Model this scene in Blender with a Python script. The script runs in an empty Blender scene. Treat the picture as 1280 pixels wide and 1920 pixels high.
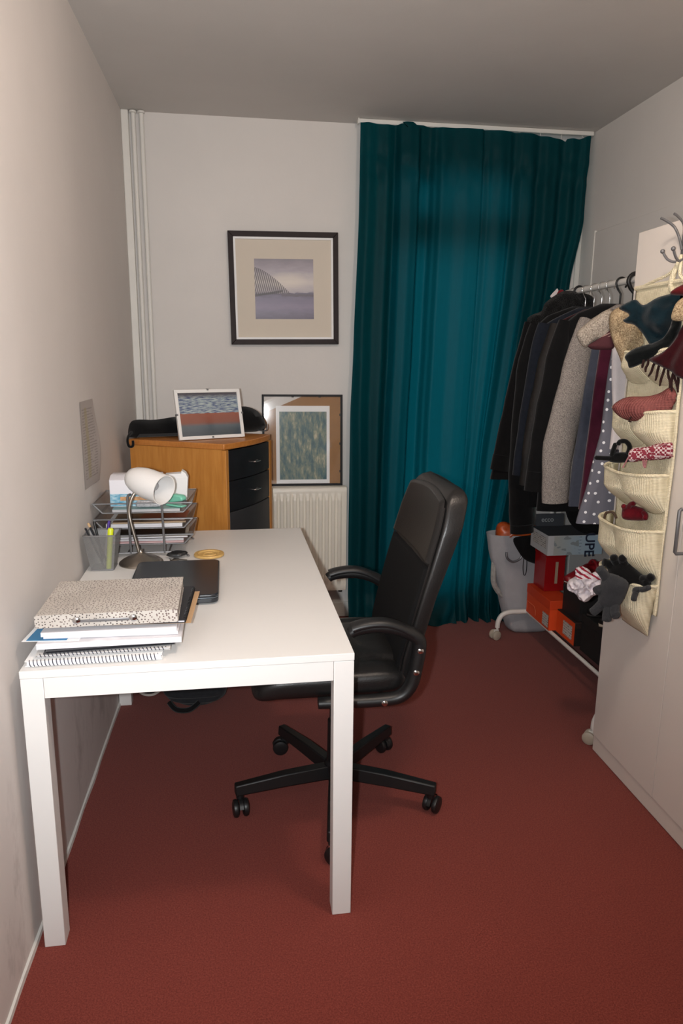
import bpy, bmesh, math, random
from mathutils import Vector, Matrix, noise
from mathutils.geometry import delaunay_2d_cdt
random.seed(7)
S = bpy.context.scene
COL = S.collection
R = math.radians
sin, cos, pi = math.sin, math.cos, math.pi

# ------------------------------------------------------------------ camera
CAM = Vector((.5253, -.3241, 1.4025))
AX_R = Vector((.99040358, -.13791195, .00900182))
AX_U = Vector((.02046113, .21073242, .97732962))
AX_F = Vector((.13668241, .96776657, -.21153197))
FPX = 1325.6
cd = bpy.data.cameras.new('camera'); cam = bpy.data.objects.new('camera', cd); COL.objects.link(cam)
cd.sensor_fit = 'VERTICAL'; cd.sensor_height = 36; cd.lens = FPX / 1920 * 36
cd.clip_start = .02
m3 = Matrix((AX_R, AX_U, -AX_F)).transposed()
cam.matrix_world = Matrix.Translation(CAM) @ m3.to_4x4()
S.camera = cam
# ------------------------------------------------------------------ world: pale daylight outside the window
W = bpy.data.worlds.new('world'); S.world = W; W.use_nodes = True
W.node_tree.nodes['Background'].inputs[0].default_value = (.74, .92, 1, 1)
W.node_tree.nodes['Background'].inputs[1].default_value = 1.9
# ------------------------------------------------------------------ the camera's own flash, left of the lens
fl = bpy.data.lights.new('camera_flash', 'SPOT'); flo = bpy.data.objects.new('camera_flash', fl); COL.objects.link(flo)
flo.location = CAM - AX_R * .068 + AX_F * .01
fl.energy = 150; fl.shadow_soft_size = .014; fl.spot_size = R(132); fl.spot_blend = 1.0
fl.color = (.965, .985, 1)
flo.rotation_euler = Vector((-.15, .985, .04)).to_track_quat('-Z', 'Y').to_euler()
# ------------------------------------------------------------------ exposure
S.view_settings.view_transform = 'Standard'; S.view_settings.look = 'None'
S.view_settings.exposure = 0.0; S.view_settings.gamma = 1; S.view_settings.use_curve_mapping = False

# ------------------------------------------------------------------ pixels to points
def ray(u, v): return AX_R * ((u - 640) / FPX) - AX_U * ((v - 960) / FPX) + AX_F
def at_plane(u, v, p, n):
    d = ray(u, v); return CAM + d * ((Vector(p) - CAM).dot(n) / d.dot(n))
def atX(u, v, x): return at_plane(u, v, (x, 0, 0), Vector((1, 0, 0)))
def atY(u, v, y): return at_plane(u, v, (0, y, 0), Vector((0, 1, 0)))
def atZ(u, v, z): return at_plane(u, v, (0, 0, z), Vector((0, 0, 1)))

# ------------------------------------------------------------------ materials
def lin(c): return tuple(((x / 255) / 12.92 if x <= 10 else ((x / 255 + .055) / 1.055) ** 2.4) for x in c) + (1,)
class N:
    def __init__(s, name):
        s.m = bpy.data.materials.new(name); s.m.use_nodes = True; s.t = s.m.node_tree
        s.b = s.t.nodes['Principled BSDF']; s.out = s.t.nodes['Material Output']
    def node(s, typ, **kw):
        n = s.t.nodes.new(typ)
        for k, v in kw.items():
            if k.startswith('i_'):
                n.inputs[k[2:].replace('_', ' ')].default_value = v
            else: setattr(n, k, v)
        return n
    def link(s, a, b): s.t.links.new(a, b)
    def math(s, op, a, b=None, c=None):
        n = s.node('ShaderNodeMath', operation=op)
        for i, x in enumerate((a, b, c)):
            if x is None: continue
            if isinstance(x, (int, float)): n.inputs[i].default_value = x
            else: s.link(x, n.inputs[i])
        return n.outputs[0]
    def mix(s, f, a, b, mode='MIX'):
        n = s.node('ShaderNodeMix', data_type='RGBA', blend_type=mode)
        for i, x in ((0, f), (6, a), (7, b)):
            if isinstance(x, (int, float)): n.inputs[i].default_value = x
            elif isinstance(x, tuple): n.inputs[i].default_value = x
            else: s.link(x, n.inputs[i])
        return n.outputs[2]
    def ramp(s, f, stops, interp='LINEAR'):
        n = s.node('ShaderNodeValToRGB'); e = n.color_ramp.elements; n.color_ramp.interpolation = interp
        while len(e) < len(stops): e.new(.5)
        for q, (p, c) in zip(e, stops): q.position = p; q.color = c
        s.link(f, n.inputs[0]); return n.outputs[0]
    def coord(s, which='Object', scale=None):
        c = s.node('ShaderNodeTexCoord').outputs[which]
        if scale is None: return c
        mp = s.node('ShaderNodeMapping'); mp.inputs['Scale'].default_value = scale
        s.link(c, mp.inputs[0]); return mp.outputs[0]
    def noise(s, co, scale, detail=3, rough=.55):
        n = s.node('ShaderNodeTexNoise'); n.inputs['Scale'].default_value = scale
        n.inputs['Detail'].default_value = detail; n.inputs['Roughness'].default_value = rough
        s.link(co, n.inputs['Vector']); return n.outputs['Fac']
    def bump(s, h, strength=.3, dist=.002):
        b = s.node('ShaderNodeBump'); b.inputs['Strength'].default_value = strength; b.inputs['Distance'].default_value = dist
        s.link(h, b.inputs['Height']); s.link(b.outputs[0], s.b.inputs['Normal'])
    def col(s, x):
        if isinstance(x, tuple): s.b.inputs['Base Color'].default_value = x
        else: s.link(x, s.b.inputs['Base Color'])
        return s
    def set(s, **kw):
        for k, v in kw.items(): s.b.inputs[k.replace('_', ' ')].default_value = v
        return s
def mat(name, c, rough=.5, metal=0, var=0, vscale=20, bump=0, bscale=200, bdist=.001, spec=None, sheen=0, c2=None, stretch=None, coat=0):
    n = N(name); n.set(Roughness=rough, Metallic=metal)
    if spec is not None: n.b.inputs['Specular IOR Level'].default_value = spec
    if sheen: n.b.inputs['Sheen Weight'].default_value = sheen; n.b.inputs['Sheen Roughness'].default_value = .5
    if coat: n.b.inputs['Coat Weight'].default_value = coat
    c = lin(c); co = n.coord('Object', stretch)
    if var or c2:
        f = n.noise(co, vscale)
        d = lin(c2) if c2 else tuple(x * (1 - var) for x in c[:3]) + (1,)
        n.col(n.ramp(f, [(.35, d), (.65, c)]))
    else: n.col(c)
    if bump: n.bump(n.noise(co, bscale, 2), bump, bdist)
    return n.m

def wall_mat(name, c, marks=0):
    n = N(name); n.set(Roughness=.75); n.b.inputs['Specular IOR Level'].default_value = .25
    co = n.coord('Object')
    a = n.noise(co, 1.6, 4); c0 = lin(c); c1 = tuple(x * .93 for x in c0[:3]) + (1,)
    colr = n.ramp(a, [(.3, c1), (.7, c0)])
    if marks:
        sp = n.noise(n.coord('Object', (1, 1, .45)), 5.5, 5, .7)
        sep = n.node('ShaderNodeSeparateXYZ'); n.link(co, sep.inputs[0])
        low = n.math('MULTIPLY', n.ramp(sep.outputs[2], [(.25, (1, 1, 1, 1)), (.62, (0, 0, 0, 1))]), marks)
        k = n.math('MULTIPLY', n.ramp(sp, [(.56, (0, 0, 0, 1)), (.72, (1, 1, 1, 1))]), low)
        colr = n.mix(k, colr, lin((96, 84, 82)))
    n.col(colr)
    h = n.math('ADD', n.noise(co, 9, 3), n.math('MULTIPLY', n.noise(co, 150, 2), .12))
    n.bump(h, .25, .006)
    return n.m
M_wall = wall_mat('painted_plaster', (218, 214, 210), .0)
M_wallL = wall_mat('painted_plaster_scuffed', (218, 212, 208), .35)
M_ceil = wall_mat('ceiling_paint', (205, 200, 195))
def carpet_mat():
    n = N('red_carpet'); n.set(Roughness=.95); n.b.inputs['Specular IOR Level'].default_value = .1
    n.b.inputs['Sheen Weight'].default_value = .15
    co = n.coord('Object'); a = n.noise(co, 900, 1); b = n.noise(co, 260, 3); c = n.noise(co, 2.2, 3)
    f = n.math('ADD', n.math('MULTIPLY', a, .55), n.math('MULTIPLY', b, .45))
    colr = n.ramp(f, [(.36, lin((92, 36, 31))), (.5, lin((126, 55, 46))), (.66, lin((152, 80, 66)))])
    n.col(n.mix(n.math('MULTIPLY', c, .35), colr, lin((104, 44, 38))))
    n.bump(a, .35, .0015); return n.m
M_carpet = carpet_mat()
M_white = mat('white_lacquer', (228, 226, 223), .42, var=.02, vscale=3)
M_trim = mat('white_trim_paint', (222, 220, 214), .5, var=.04, vscale=6)
M_rad = mat('radiator_enamel', (226, 221, 208), .35, var=.03, vscale=5)
def wood_mat(name, c, c2, sx=(1, 1, 12)):
    n = N(name); n.set(Roughness=.38); co = n.coord('Object', sx)
    a = n.noise(co, 6, 5, .6); b = n.noise(n.coord('Object', tuple(x * (6 if x == min(sx) else 1) for x in (12, 12, 1))), 9, 3)
    n.col(n.ramp(n.math('ADD', n.math('MULTIPLY', a, .6), n.math('MULTIPLY', b, .4)), [(.35, lin(c2)), (.65, lin(c))]))
    return n.m
M_beech = wood_mat('honey_beech', (196, 136, 66), (176, 114, 48), (5, 5, .7))
M_beech_top = wood_mat('honey_beech_top', (196, 130, 64), (172, 106, 46), (1, 6, 6))
M_chestblack = mat('black_stained_front', (26, 27, 30), .45, var=.3, vscale=14)
M_chestdoor = mat('charcoal_door_front', (52, 52, 54), .5, var=.15, vscale=10)
M_chrome = mat('polished_chrome', (205, 205, 205), .15, 1)
M_steel = mat('brushed_steel', (168, 160, 150), .33, 1, bump=.05, bscale=300)
M_wire = mat('silver_wire', (150, 150, 152), .4, .8)
M_greymetal = mat('grey_metal', (118, 118, 120), .45, .5)
M_blackplastic = mat('black_plastic', (22, 22, 23), .42, bump=.15, bscale=700, bdist=.0005)
M_blackmetal = mat('black_steel', (16, 16, 17), .5)
M_leather = mat('black_leather', (24, 23, 23), .36, bump=.35, bscale=260, bdist=.0012, spec=.5)
M_fabricblk = mat('black_woven_seat', (20, 20, 21), .85, bump=.4, bscale=900, sheen=0, spec=.15)
M_rackwhite = mat('white_powder_coat', (226, 222, 216), .35)
M_caster = mat('grey_caster_plastic', (176, 166, 150), .45)
M_laptop = mat('graphite_gloss', (36, 40, 46), .3, var=.1, vscale=300)
M_laptopedge = mat('dark_silver_edge', (120, 128, 136), .3, .7)
M_wardrobe = mat('wardrobe_white_foil', (222, 214, 206), .5, var=.03, vscale=3)
M_glass = None
def glass_mat():
    n = N('thin_glass'); t = n.t
    tr = n.node('ShaderNodeBsdfTransparent'); gl = n.node('ShaderNodeBsdfGlossy'); gl.inputs['Roughness'].default_value = .06
    fr = n.node('ShaderNodeFresnel'); fr.inputs[0].default_value = 1.5
    mx = n.node('ShaderNodeMixShader'); n.link(n.math('MULTIPLY', fr.outputs[0], 1.0), mx.inputs[0]); n.link(tr.outputs[0], mx.inputs[1]); n.link(gl.outputs[0], mx.inputs[2])
    n.link(mx.outputs[0], n.out.inputs[0]); return n.m
M_glass = glass_mat()
def mesh_mat(name, c, scale):
    n = N(name); n.set(Roughness=.45, Metallic=.6); n.col(lin(c))
    co = n.coord('UV'); sep = n.node('ShaderNodeSeparateXYZ'); n.link(co, sep.inputs[0])
    u = n.math('FRACT', n.math('MULTIPLY', n.math('ADD', sep.outputs[0], sep.outputs[1]), scale))
    v = n.math('FRACT', n.math('MULTIPLY', n.math('SUBTRACT', sep.outputs[0], sep.outputs[1]), scale))
    a = n.math('MULTIPLY', n.math('GREATER_THAN', u, .42), n.math('GREATER_THAN', v, .42))
    n.link(n.math('SUBTRACT', 1, a), n.b.inputs['Alpha']); return n.m
M_mesh = mesh_mat('perforated_steel', (150, 150, 150), 300)
def curtain_mat():
    n = N('teal_satin_cloth')
    co = n.coord('Object', (90, 90, 3)); a = n.noise(co, 6, 3)
    c = n.ramp(a, [(.3, lin((0, 46, 52))), (.7, lin((1, 62, 68)))])
    n.col(c); n.set(Roughness=.55); n.b.inputs['Specular IOR Level'].default_value = .12; n.b.inputs['Sheen Weight'].default_value = .0; n.b.inputs['Sheen Roughness'].default_value = .35
    n.b.inputs['Sheen Tint'].default_value = lin((60, 170, 170))
    n.bump(n.noise(n.coord('Object', (1, 1, .05)), 220, 2), .15, .001)
    tl = n.node('ShaderNodeBsdfTranslucent'); tl.inputs[0].default_value = lin((4, 122, 136))
    mx = n.node('ShaderNodeMixShader'); mx.inputs[0].default_value = .3
    n.link(n.b.outputs[0], mx.inputs[1]); n.link(tl.outputs[0], mx.inputs[2]); n.link(mx.outputs[0], n.out.inputs[0]); return n.m
M_curtain = curtain_mat()
def cloth(name, c, var=.25, scale=60, bscale=500, sheen=.15, c2=None, bump=.5, bdist=.002):
    return mat(name, c, .95, var=var, vscale=scale, bump=bump, bscale=bscale, bdist=bdist, spec=.1, sheen=sheen, c2=c2)
def knit_mat(name, c, c2=None, freq=1100, axis=1, depth=.0014):
    n = N(name); n.set(Roughness=.95); n.b.inputs['Specular IOR Level'].default_value = .1
    co = n.coord('Object'); sep = n.node('ShaderNodeSeparateXYZ'); n.link(co, sep.inputs[0])
    w = n.math('SINE', n.math('ADD', n.math('MULTIPLY', sep.outputs[axis], freq), n.math('MULTIPLY', n.noise(co, 9, 2), 5)))
    w2 = n.math('SINE', n.math('MULTIPLY', sep.outputs[2], freq * 1.3))
    h = n.math('ADD', w, n.math('MULTIPLY', w2, .45))
    d = lin(c2) if c2 else tuple(x * .8 for x in lin(c)[:3]) + (1,)
    n.col(n.ramp(n.math('ADD', n.math('MULTIPLY', h, .12), n.math('MULTIPLY', n.noise(co, 25, 2), .9)), [(.2, d), (.5, lin(c))]))
    n.bump(h, .6, depth); return n.m
M_cream = knit_mat('cream_rib_knit', (236, 226, 196), (214, 202, 170))

# ------------------------------------------------------------------ mesh building
WM = {}
class MB:
    def __init__(s): s.v = []; s.f = []; s.uv = None; s.mi = []
    def add(s, vs, fs, mi=0):
        o = len(s.v); s.v += [Vector(p) for p in vs]; s.f += [tuple(i + o for i in f) for f in fs]; s.mi += [mi] * len(fs); return s
    def box(s, x0, x1, y0, y1, z0, z1, M=None, mi=0):
        vs = [Vector((x, y, z)) for x in (x0, x1) for y in (y0, y1) for z in (z0, z1)]
        if M: vs = [M @ p for p in vs]
        return s.add(vs, [(0, 1, 3, 2), (4, 6, 7, 5), (0, 4, 5, 1), (2, 3, 7, 6), (0, 2, 6, 4), (1, 5, 7, 3)], mi)
    def tube(s, pts, r, seg=10, cap=True, closed=False, flat=1, up=None, mi=0):
        pts = [Vector(p) for p in pts]; n = len(pts); rr = r if isinstance(r, (list, tuple)) else [r] * n
        vs = []; prev = None
        for i, p in enumerate(pts):
            if closed: t = (pts[(i + 1) % n] - pts[i - 1])
            else: t = (pts[min(i + 1, n - 1)] - pts[max(i - 1, 0)])
            t.normalize()
            if prev is None:
                a = Vector(up) if up else (Vector((0, 0, 1)) if abs(t.z) < .9 else Vector((1, 0, 0)))
            else: a = prev
            a = (a - t * a.dot(t)); a.normalize(); prev = a; b = t.cross(a)
            for k in range(seg):
                q = 2 * pi * k / seg; vs.append(p + (a * cos(q) * flat + b * sin(q)) * rr[i])
        fs = []
        for i in range(n if closed else n - 1):
            j = (i + 1) % n
            for k in range(seg): fs.append((i * seg + k, i * seg + (k + 1) % seg, j * seg + (k + 1) % seg, j * seg + k))
        if cap and not closed:
            fs.append(tuple(range(seg))[::-1]); fs.append(tuple((n - 1) * seg + k for k in range(seg)))
        return s.add(vs, fs, mi)
    def lathe(s, prof, seg=24, M=None, mi=0, cap=True):
        vs = []
        for r, z in prof:
            for k in range(seg): vs.append(Vector((r * cos(2 * pi * k / seg), r * sin(2 * pi * k / seg), z)))
        if M: vs = [M @ p for p in vs]
        n = len(prof); fs = [(i * seg + k, i * seg + (k + 1) % seg, (i + 1) * seg + (k + 1) % seg, (i + 1) * seg + k) for i in range(n - 1) for k in range(seg)]
        if cap: fs += [tuple(range(seg))[::-1], tuple((n - 1) * seg + k for k in range(seg))]
        return s.add(vs, fs, mi)
    def grid(s, fn, nu, nv, cu=False, uv=False, mi=0):
        vs = []; uvs = []
        for j in range(nv):
            for i in range(nu):
                a = i / (nu if cu else nu - 1); b = j / (nv - 1); vs.append(Vector(fn(a, b))); uvs.append((a, b))
        fs = []
        for j in range(nv - 1):
            for i in range(nu if cu else nu - 1):
                k = (i + 1) % nu; fs.append((j * nu + i, j * nu + k, (j + 1) * nu + k, (j + 1) * nu + i))
        if uv: s.uv = (s.uv or []) + uvs
        return s.add(vs, fs, mi)
    def prism(s, poly, ax, h0, h1, mi=0):
        # polygon in the two other axes, extruded along ax
        def p3(a, b, h): return Vector((h, a, b)) if ax == 0 else Vector((a, h, b)) if ax == 1 else Vector((a, b, h))
        n = len(poly); vs = [p3(a, b, h) for h in (h0, h1) for a, b in poly]
        fs = [tuple(range(n))[::-1], tuple(range(n, 2 * n))] + [(i, (i + 1) % n, n + (i + 1) % n, n + i) for i in range(n)]
        return s.add(vs, fs, mi)
    def xf(s, M): s.v = [M @ p for p in s.v]; return s
    def build(s, name, m, parent=None, bevel=0, smooth=None, world=True, seg=2, solid=0, sub=0, ang=35, sol_off=0):
        me = bpy.data.meshes.new(name)
        vs = s.v
        if parent is not None and world and parent in WM:
            I = WM[parent].inverted(); vs = [I @ p for p in vs]
        me.from_pydata(vs, [], s.f); me.update()
        for q in (m if isinstance(m, (list, tuple)) else [m]): me.materials.append(q)
        if any(s.mi):
            for p, k in zip(me.polygons, s.mi): p.material_index = k
        bm = bmesh.new(); bm.from_mesh(me); bmesh.ops.recalc_face_normals(bm, faces=bm.faces); bm.to_mesh(me); bm.free()
        if s.uv:
            l = me.uv_layers.new()
            for lp in me.loops: l.data[lp.index].uv = s.uv[lp.vertex_index]
        o = bpy.data.objects.new(name, me); COL.objects.link(o)
        if parent is not None: o.parent = parent; WM[o] = WM.get(parent, Matrix())
        else: WM[o] = Matrix()
        if solid:
            q = o.modifiers.new('thickness', 'SOLIDIFY'); q.thickness = solid; q.offset = sol_off
        if sub:
            q = o.modifiers.new('smooth', 'SUBSURF'); q.levels = sub; q.render_levels = sub
        if bevel:
            q = o.modifiers.new('bevel', 'BEVEL'); q.width = bevel; q.segments = seg; q.limit_method = 'ANGLE'; q.angle_limit = R(ang)
        if smooth is None: smooth = True
        if smooth:
            me.polygons.foreach_set('use_smooth', [True] * len(me.polygons))
            try: me.set_sharp_from_angle(angle=R(ang + 5))
            except Exception: pass
        return o
def tag(o, label=None, cat=None, group=None, kind=None):
    if label: o['label'] = label
    if cat: o['category'] = cat
    if group: o['group'] = group
    if kind: o['kind'] = kind
    return o
def thing(name, label, cat, loc=(0, 0, 0), rz=0, group=None, M=None):
    o = bpy.data.objects.new(name, None); COL.objects.link(o); o.empty_display_size = .05
    mw = M if M else Matrix.Translation(loc) @ Matrix.Rotation(rz, 4, 'Z')
    o.matrix_world = mw; WM[o] = mw
    return tag(o, label, cat, group)
def struct(o): o['kind'] = 'structure'; return o
def smooth_path(pts, n=6, closed=False):
    pts = [Vector(p) for p in pts]; out = []; L = len(pts)
    for i in range(L if closed else L - 1):
        g = lambda k: pts[k % L] if closed else pts[max(0, min(L - 1, k))]
        p0, p1, p2, p3 = g(i - 1), g(i), g(i + 1), g(i + 2)
        for k in range(n):
            t = k / n; out.append(.5 * ((2 * p1) + (p2 - p0) * t + (2 * p0 - 5 * p1 + 4 * p2 - p3) * t * t + (3 * p1 - p0 - 3 * p2 + p3) * t ** 3))
    if not closed: out.append(pts[-1])
    return out
def blob(px, p, nrm, thick, r=None, wr=.0, wf=14, back=.8, step=None, seed=0, smooth=4, shape=None, world=None, zmin=None, xmax=None):
    """soft cushion-like solid: an outline (photo pixels on a plane through p with normal nrm) given real thickness"""
    nrm = Vector(nrm).normalized(); p = Vector(p)
    P = world if world else [at_plane(u, v, p, nrm) for u, v in px]
    P = smooth_path(P, smooth, True) if smooth > 1 else [Vector(q) for q in P]
    e2 = Vector((0, 0, 1)); e2 = (e2 - nrm * e2.dot(nrm)).normalized(); e1 = e2.cross(nrm)
    q2 = [((a - p).dot(e1), (a - p).dot(e2)) for a in P]
    xs = [a for a, b in q2]; ys = [b for a, b in q2]
    st = step or max(max(xs) - min(xs), max(ys) - min(ys)) / 26; r = r or thick
    def dist(x, y):
        m = 9
        for i in range(len(q2)):
            ax, ay = q2[i - 1]; bx, by = q2[i]; dx, dy = bx - ax, by - ay; L = dx * dx + dy * dy
            t = 0 if L < 1e-12 else max(0, min(1, ((x - ax) * dx + (y - ay) * dy) / L))
            m = min(m, (x - ax - dx * t) ** 2 + (y - ay - dy * t) ** 2)
        return math.sqrt(m)
    def inside(x, y):
        c = False
        for i in range(len(q2)):
            ax, ay = q2[i - 1]; bx, by = q2[i]
            if (ay > y) != (by > y) and x < (bx - ax) * (y - ay) / (by - ay) + ax: c = not c
        return c
    pts = [Vector(a) for a in q2]; nb = len(pts); ds = [0] * nb
    j = 0; y = min(ys) + st * .5
    while y < max(ys):
        x = min(xs) + st * (.25 + .5 * (j % 2))
        while x < max(xs):
            if inside(x, y):
                d = dist(x, y)
                if d > st * .35: pts.append(Vector((x, y))); ds.append(d)
            x += st
        y += st * .87; j += 1
    res = delaunay_2d_cdt(pts, [], [list(range(nb))], 1, 1e-7)
    V2, F = res[0], res[2]; orig = res[3]
    mb = MB(); vs = []; top = []; bot = []
    for k, v in enumerate(V2):
        d = max([ds[o] for o in orig[k]] or [0]); isb = d <= 0
        h = thick * math.sqrt(max(0, 1 - (1 - min(d / r, 1)) ** 2))
        base = p + e1 * v.x + e2 * v.y
        w = noise.noise((base + Vector((seed, 0, 0))) * wf) * wr * min(1, d / r * 1.5)
        if shape: w += shape(base, d)
        vs.append(base + nrm * (h + w)); top.append(len(vs) - 1)
        if isb: bot.append(top[-1])
        else: vs.append(base - nrm * h * back); bot.append(len(vs) - 1)
    if xmax is not None:
        for q in vs: q.x = min(q.x, xmax)
    if zmin is not None:
        for q in vs: q.z = max(q.z, zmin)
    fs = [tuple(top[i] for i in f) for f in F] + [tuple(bot[i] for i in f)[::-1] for f in F]
    fs = [f for f in fs if len(set(f)) > 2]
    mb.add(vs, fs); return mb

# ================================================================== THE ROOM
RW, RD, RH, RB = 2.2973, 3.378, 2.5179, -1.35
T = .08
o = MB().box(-T, RW + T, RB - T, RD + T, -T, 0).build('floor', M_carpet); struct(o)
o = MB().box(-T, RW + T, RB - T, RD + T, RH, RH + T).build('ceiling', M_ceil); struct(o)
o = MB().box(-T, 0, RB, RD, 0, RH).build('wall_left', M_wallL); struct(o)
wall_r = struct(MB().box(RW, RW + T, RB, RD, 0, RH).build('wall_right', M_wall))
o = MB().box(-T, RW + T, RB - T, RB, 0, RH).build('wall_front', M_wall); struct(o)
WX0, WX1, WZ0, WZ1 = 1.25, 1.96, .08, 2.30
wb = MB(); wb.box(-T, WX0, RD, RD + T, 0, RH).box(WX1, RW + T, RD, RD + T, 0, RH).box(WX0, WX1, RD, RD + T, 0, WZ0).box(WX0, WX1, RD, RD + T, WZ1, RH)
struct(wb.build('wall_back', M_wall))
# glazed opening behind the curtain
win = thing('window_1', None, None, (WX0, RD, WZ0)); struct(win)
f = MB(); y0, y1 = RD + .02, RD + .07
f.box(WX0, WX0 + .06, y0, y1, WZ0, WZ1).box(WX1 - .06, WX1, y0, y1, WZ0, WZ1).box(WX0 + .06, WX1 - .06, y0, y1, WZ0, WZ0 + .1).box(WX0 + .06, WX1 - .06, y0, y1, WZ1 - .06, WZ1)
f.box(WX0 + .06, WX1 - .06, y0, y1, 1.95, 2.12)
f.build('window_frame', M_trim, win, .004)
MB().box(WX0 + .06, WX1 - .06, RD + .04, RD + .046, WZ0 + .1, 1.95).build('pane', M_glass, win)
MB().box(WX0 + .06, WX1 - .06, RD + .04, RD + .046, 2.12, WZ1 - .06).build('pane', M_glass, win)
# skirting strips and corner boarding
struct(MB().box(.07, WX0 - .04, RD - .014, RD, 0, .085).build('baseboard_back', M_trim, bevel=.004))
bl = MB(); random.seed(3)
def edge(a, b):
    y = -1.3 + a * 4.6; w = .006 + .004 * noise.noise(Vector((y * 6, 0, 0))); h = .012 + .007 * noise.noise(Vector((y * 4, 3, 0)))
    return ((0, y, h), (w, y, h * .9), (w * 1.2, y, 0))[int(round(b * 2))]
bl.grid(edge, 90, 3); struct(bl.build('baseboard_left', M_trim))
struct(MB().box(0, .034, RD - .028, RD, 0, RH).build('trim_1', M_trim, bevel=.004))
for x, lb in ((.055, 'white painted heating pipe next to the corner boarding'), (.092, 'white painted heating pipe set further from the corner boarding')):
    t = thing('heating_pipe', lb, 'pipe', (x, RD - .016, 0), group='riser pipes in the corner')
    MB().tube([(x, RD - .016, 0), (x, RD - .016, RH)], .0105, 14).build('pipe', M_trim, t)
    MB().lathe([(.012, 0), (.017, .001), (.017, .008), (.012, .012)], 16, Matrix.Translation((x, RD - .0205, RH - .013))).build('ceiling_collar', M_trim, t)
# flush panel door in the right wall
d = thing('door_1', None, None, (RW, 2.4, 0)); struct(d)
MB().box(RW - .009, RW, 1.95, 3.212, .01, 2.032).build('panel', M_wall, d, .002)
MB().box(RW - .013, RW, 3.205, 3.222, .0, 2.04).build('edge_strip', M_trim, d, .002)
# pale upright strip in the far right corner
struct(MB().box(RW - .026, RW, RD - .012, RD, 0, 2.49).build('trim_2', M_trim, bevel=.003))
# ceiling light (behind the camera)
t = thing('ceiling_lamp', 'round opal ceiling lamp on a white base', 'lamp', (1.12, .85, RH))
MB().lathe([(.07, -.03), (.075, -.028), (.075, 0), (.0, 0)], 24, Matrix.Translation((1.12, .85, RH)), cap=False).build('base', M_trim, t)
n = N('opal_lit'); n.b.inputs['Emission Color'].default_value = (1, .83, .70, 1); n.b.inputs['Emission Strength'].default_value = 100; n.col((.8, .8, .8, 1))
MB().lathe([(.001, -.20)] + [(.095 * sin(pi * k / 12), -.112 - .09 * cos(pi * k / 12)) for k in range(1, 12)] + [(.04, -.025)], 24, Matrix.Translation((1.12, .85, RH)), cap=False).build('shade', n.m, t)

# ================================================================== CURTAIN AND RAIL
t = thing('curtain_rail', 'thin white curtain rail fixed below the ceiling', 'rail', (1.1, RD - .06, 2.5))
MB().box(1.103, 2.285, RD - .085, RD - .06, 2.497, 2.517).build('track', M_trim, t, .003)
MB().box(1.098, 1.104, RD - .09, RD - .055, 2.494, 2.5175).build('end_cap', M_trim, t, .001)
MB().box(1.30, 2.27, RD - .05, RD - .045, 2.500, 2.5175).build('back_flange', M_trim, t)
def lerp_tab(tab, z):
    for (z0, a), (z1, b) in zip(tab, tab[1:]):
        if z0 >= z >= z1:
            k = (z0 - z) / (z0 - z1); k = k * k * (3 - 2 * k) * .5 + k * .5; return a + (b - a) * k
    return tab[-1][1]
LT = [(2.5, 1.107), (2.1, 1.104), (1.46, 1.085), (1.1, 1.072), (.6, 1.07), (0, 1.07)]
RT = [(2.5, 2.262), (2.1, 2.25), (1.79, 2.19), (1.4, 2.11), (.9, 2.02), (.4, 1.97), (0, 1.95)]
FOLD = [(0, .012), (.035, .034), (.075, .012), (.115, .020), (.150, -.012), (.172, .036), (.205, .044), (.240, .034), (.262, -.012), (.300, -.020), (.322, .010), (.345, .036), (.40, .030), (.455, .040), (.515, .036),
        (.528, .004), (.555, .018), (.60, .026), (.640, .010), (.665, -.012), (.70, .016), (.735, .022), (.775, -.010), (.81, .020), (.85, .012), (.885, -.012), (.92, .020), (.955, .004), (.98, .022), (1.0, .010)]
def prof(s):
    s = max(0, min(1, s))
    for (a, p), (b, q) in zip(FOLD, FOLD[1:]):
        if a <= s <= b:
            k = (s - a) / (b - a); k = k * k * (3 - 2 * k); return p + (q - p) * k
    return 0
def fold(s, z):
    k = max(0, min(1, (2.46 - z) / 2.0))
    w = s + .016 * k * sin(2.6 * z + s * 9) * s + .022 * k * noise.noise(Vector((s * 4, z * .8, 2)))
    v = prof(w) * (1.05 + .55 * k)
    v += .012 * k * noise.noise(Vector((w * 11, z * .7, 5))) + .0015 * noise.noise(Vector((w * 40, z * .8, 8)))
    v += .006 * k * noise.noise(Vector((s * 6 + z * 1.5, z * 3.2, 11)))
    v *= (.55 + .45 * min(1, (2.5 - z) / .25))
    if z < .16: v += (.16 - z) * .35 * (1 + .8 * noise.noise(Vector((s * 14, z * 10, 1))))
    if 2.16 < z < 2.44: v += .014 * sin((z - 2.16) / .28 * pi) * noise.noise(Vector((s * 22, z * 15, 9)))
    return v
def sag(s):
    v = 0
    for c, w, d in ((.10, .06, .004), (.235, .05, -.012), (.36, .09, .006), (.52, .08, .004), (.72, .10, .007), (.865, .085, .024), (.95, .03, .012)):
        v += d * math.exp(-((s - c) / w) ** 2)
    if .875 < s < .895: v += .012 * (s - .875) / .02
    return v
def cur(s, b):
    top = 2.494 - sag(s); bot = .004 + .012 * abs(noise.noise(Vector((s * 20, 0, 3))))
    bb = b ** 1.0; z = top + (bot - top) * bb
    l = lerp_tab(LT, z); r = lerp_tab(RT, z)
    # the right side is pulled towards the rack
    pull = max(0, (s - .6) / .4) ** 1.5 * max(0, min(1, (2.2 - z) / .8)) * .06
    y = RD - .095 - fold(s, z) - pull
    xf_ = l + (2.262 - l) * s; mid = l + (2.262 - l) * (.62 - .17 * max(0, min(1, (2.0 - z) / 2)))
    if xf_ > mid: xf_ = mid + (xf_ - mid) * (r - mid) / (2.262 - mid)
    return (xf_, min(y, RD - .055), z)
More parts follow.
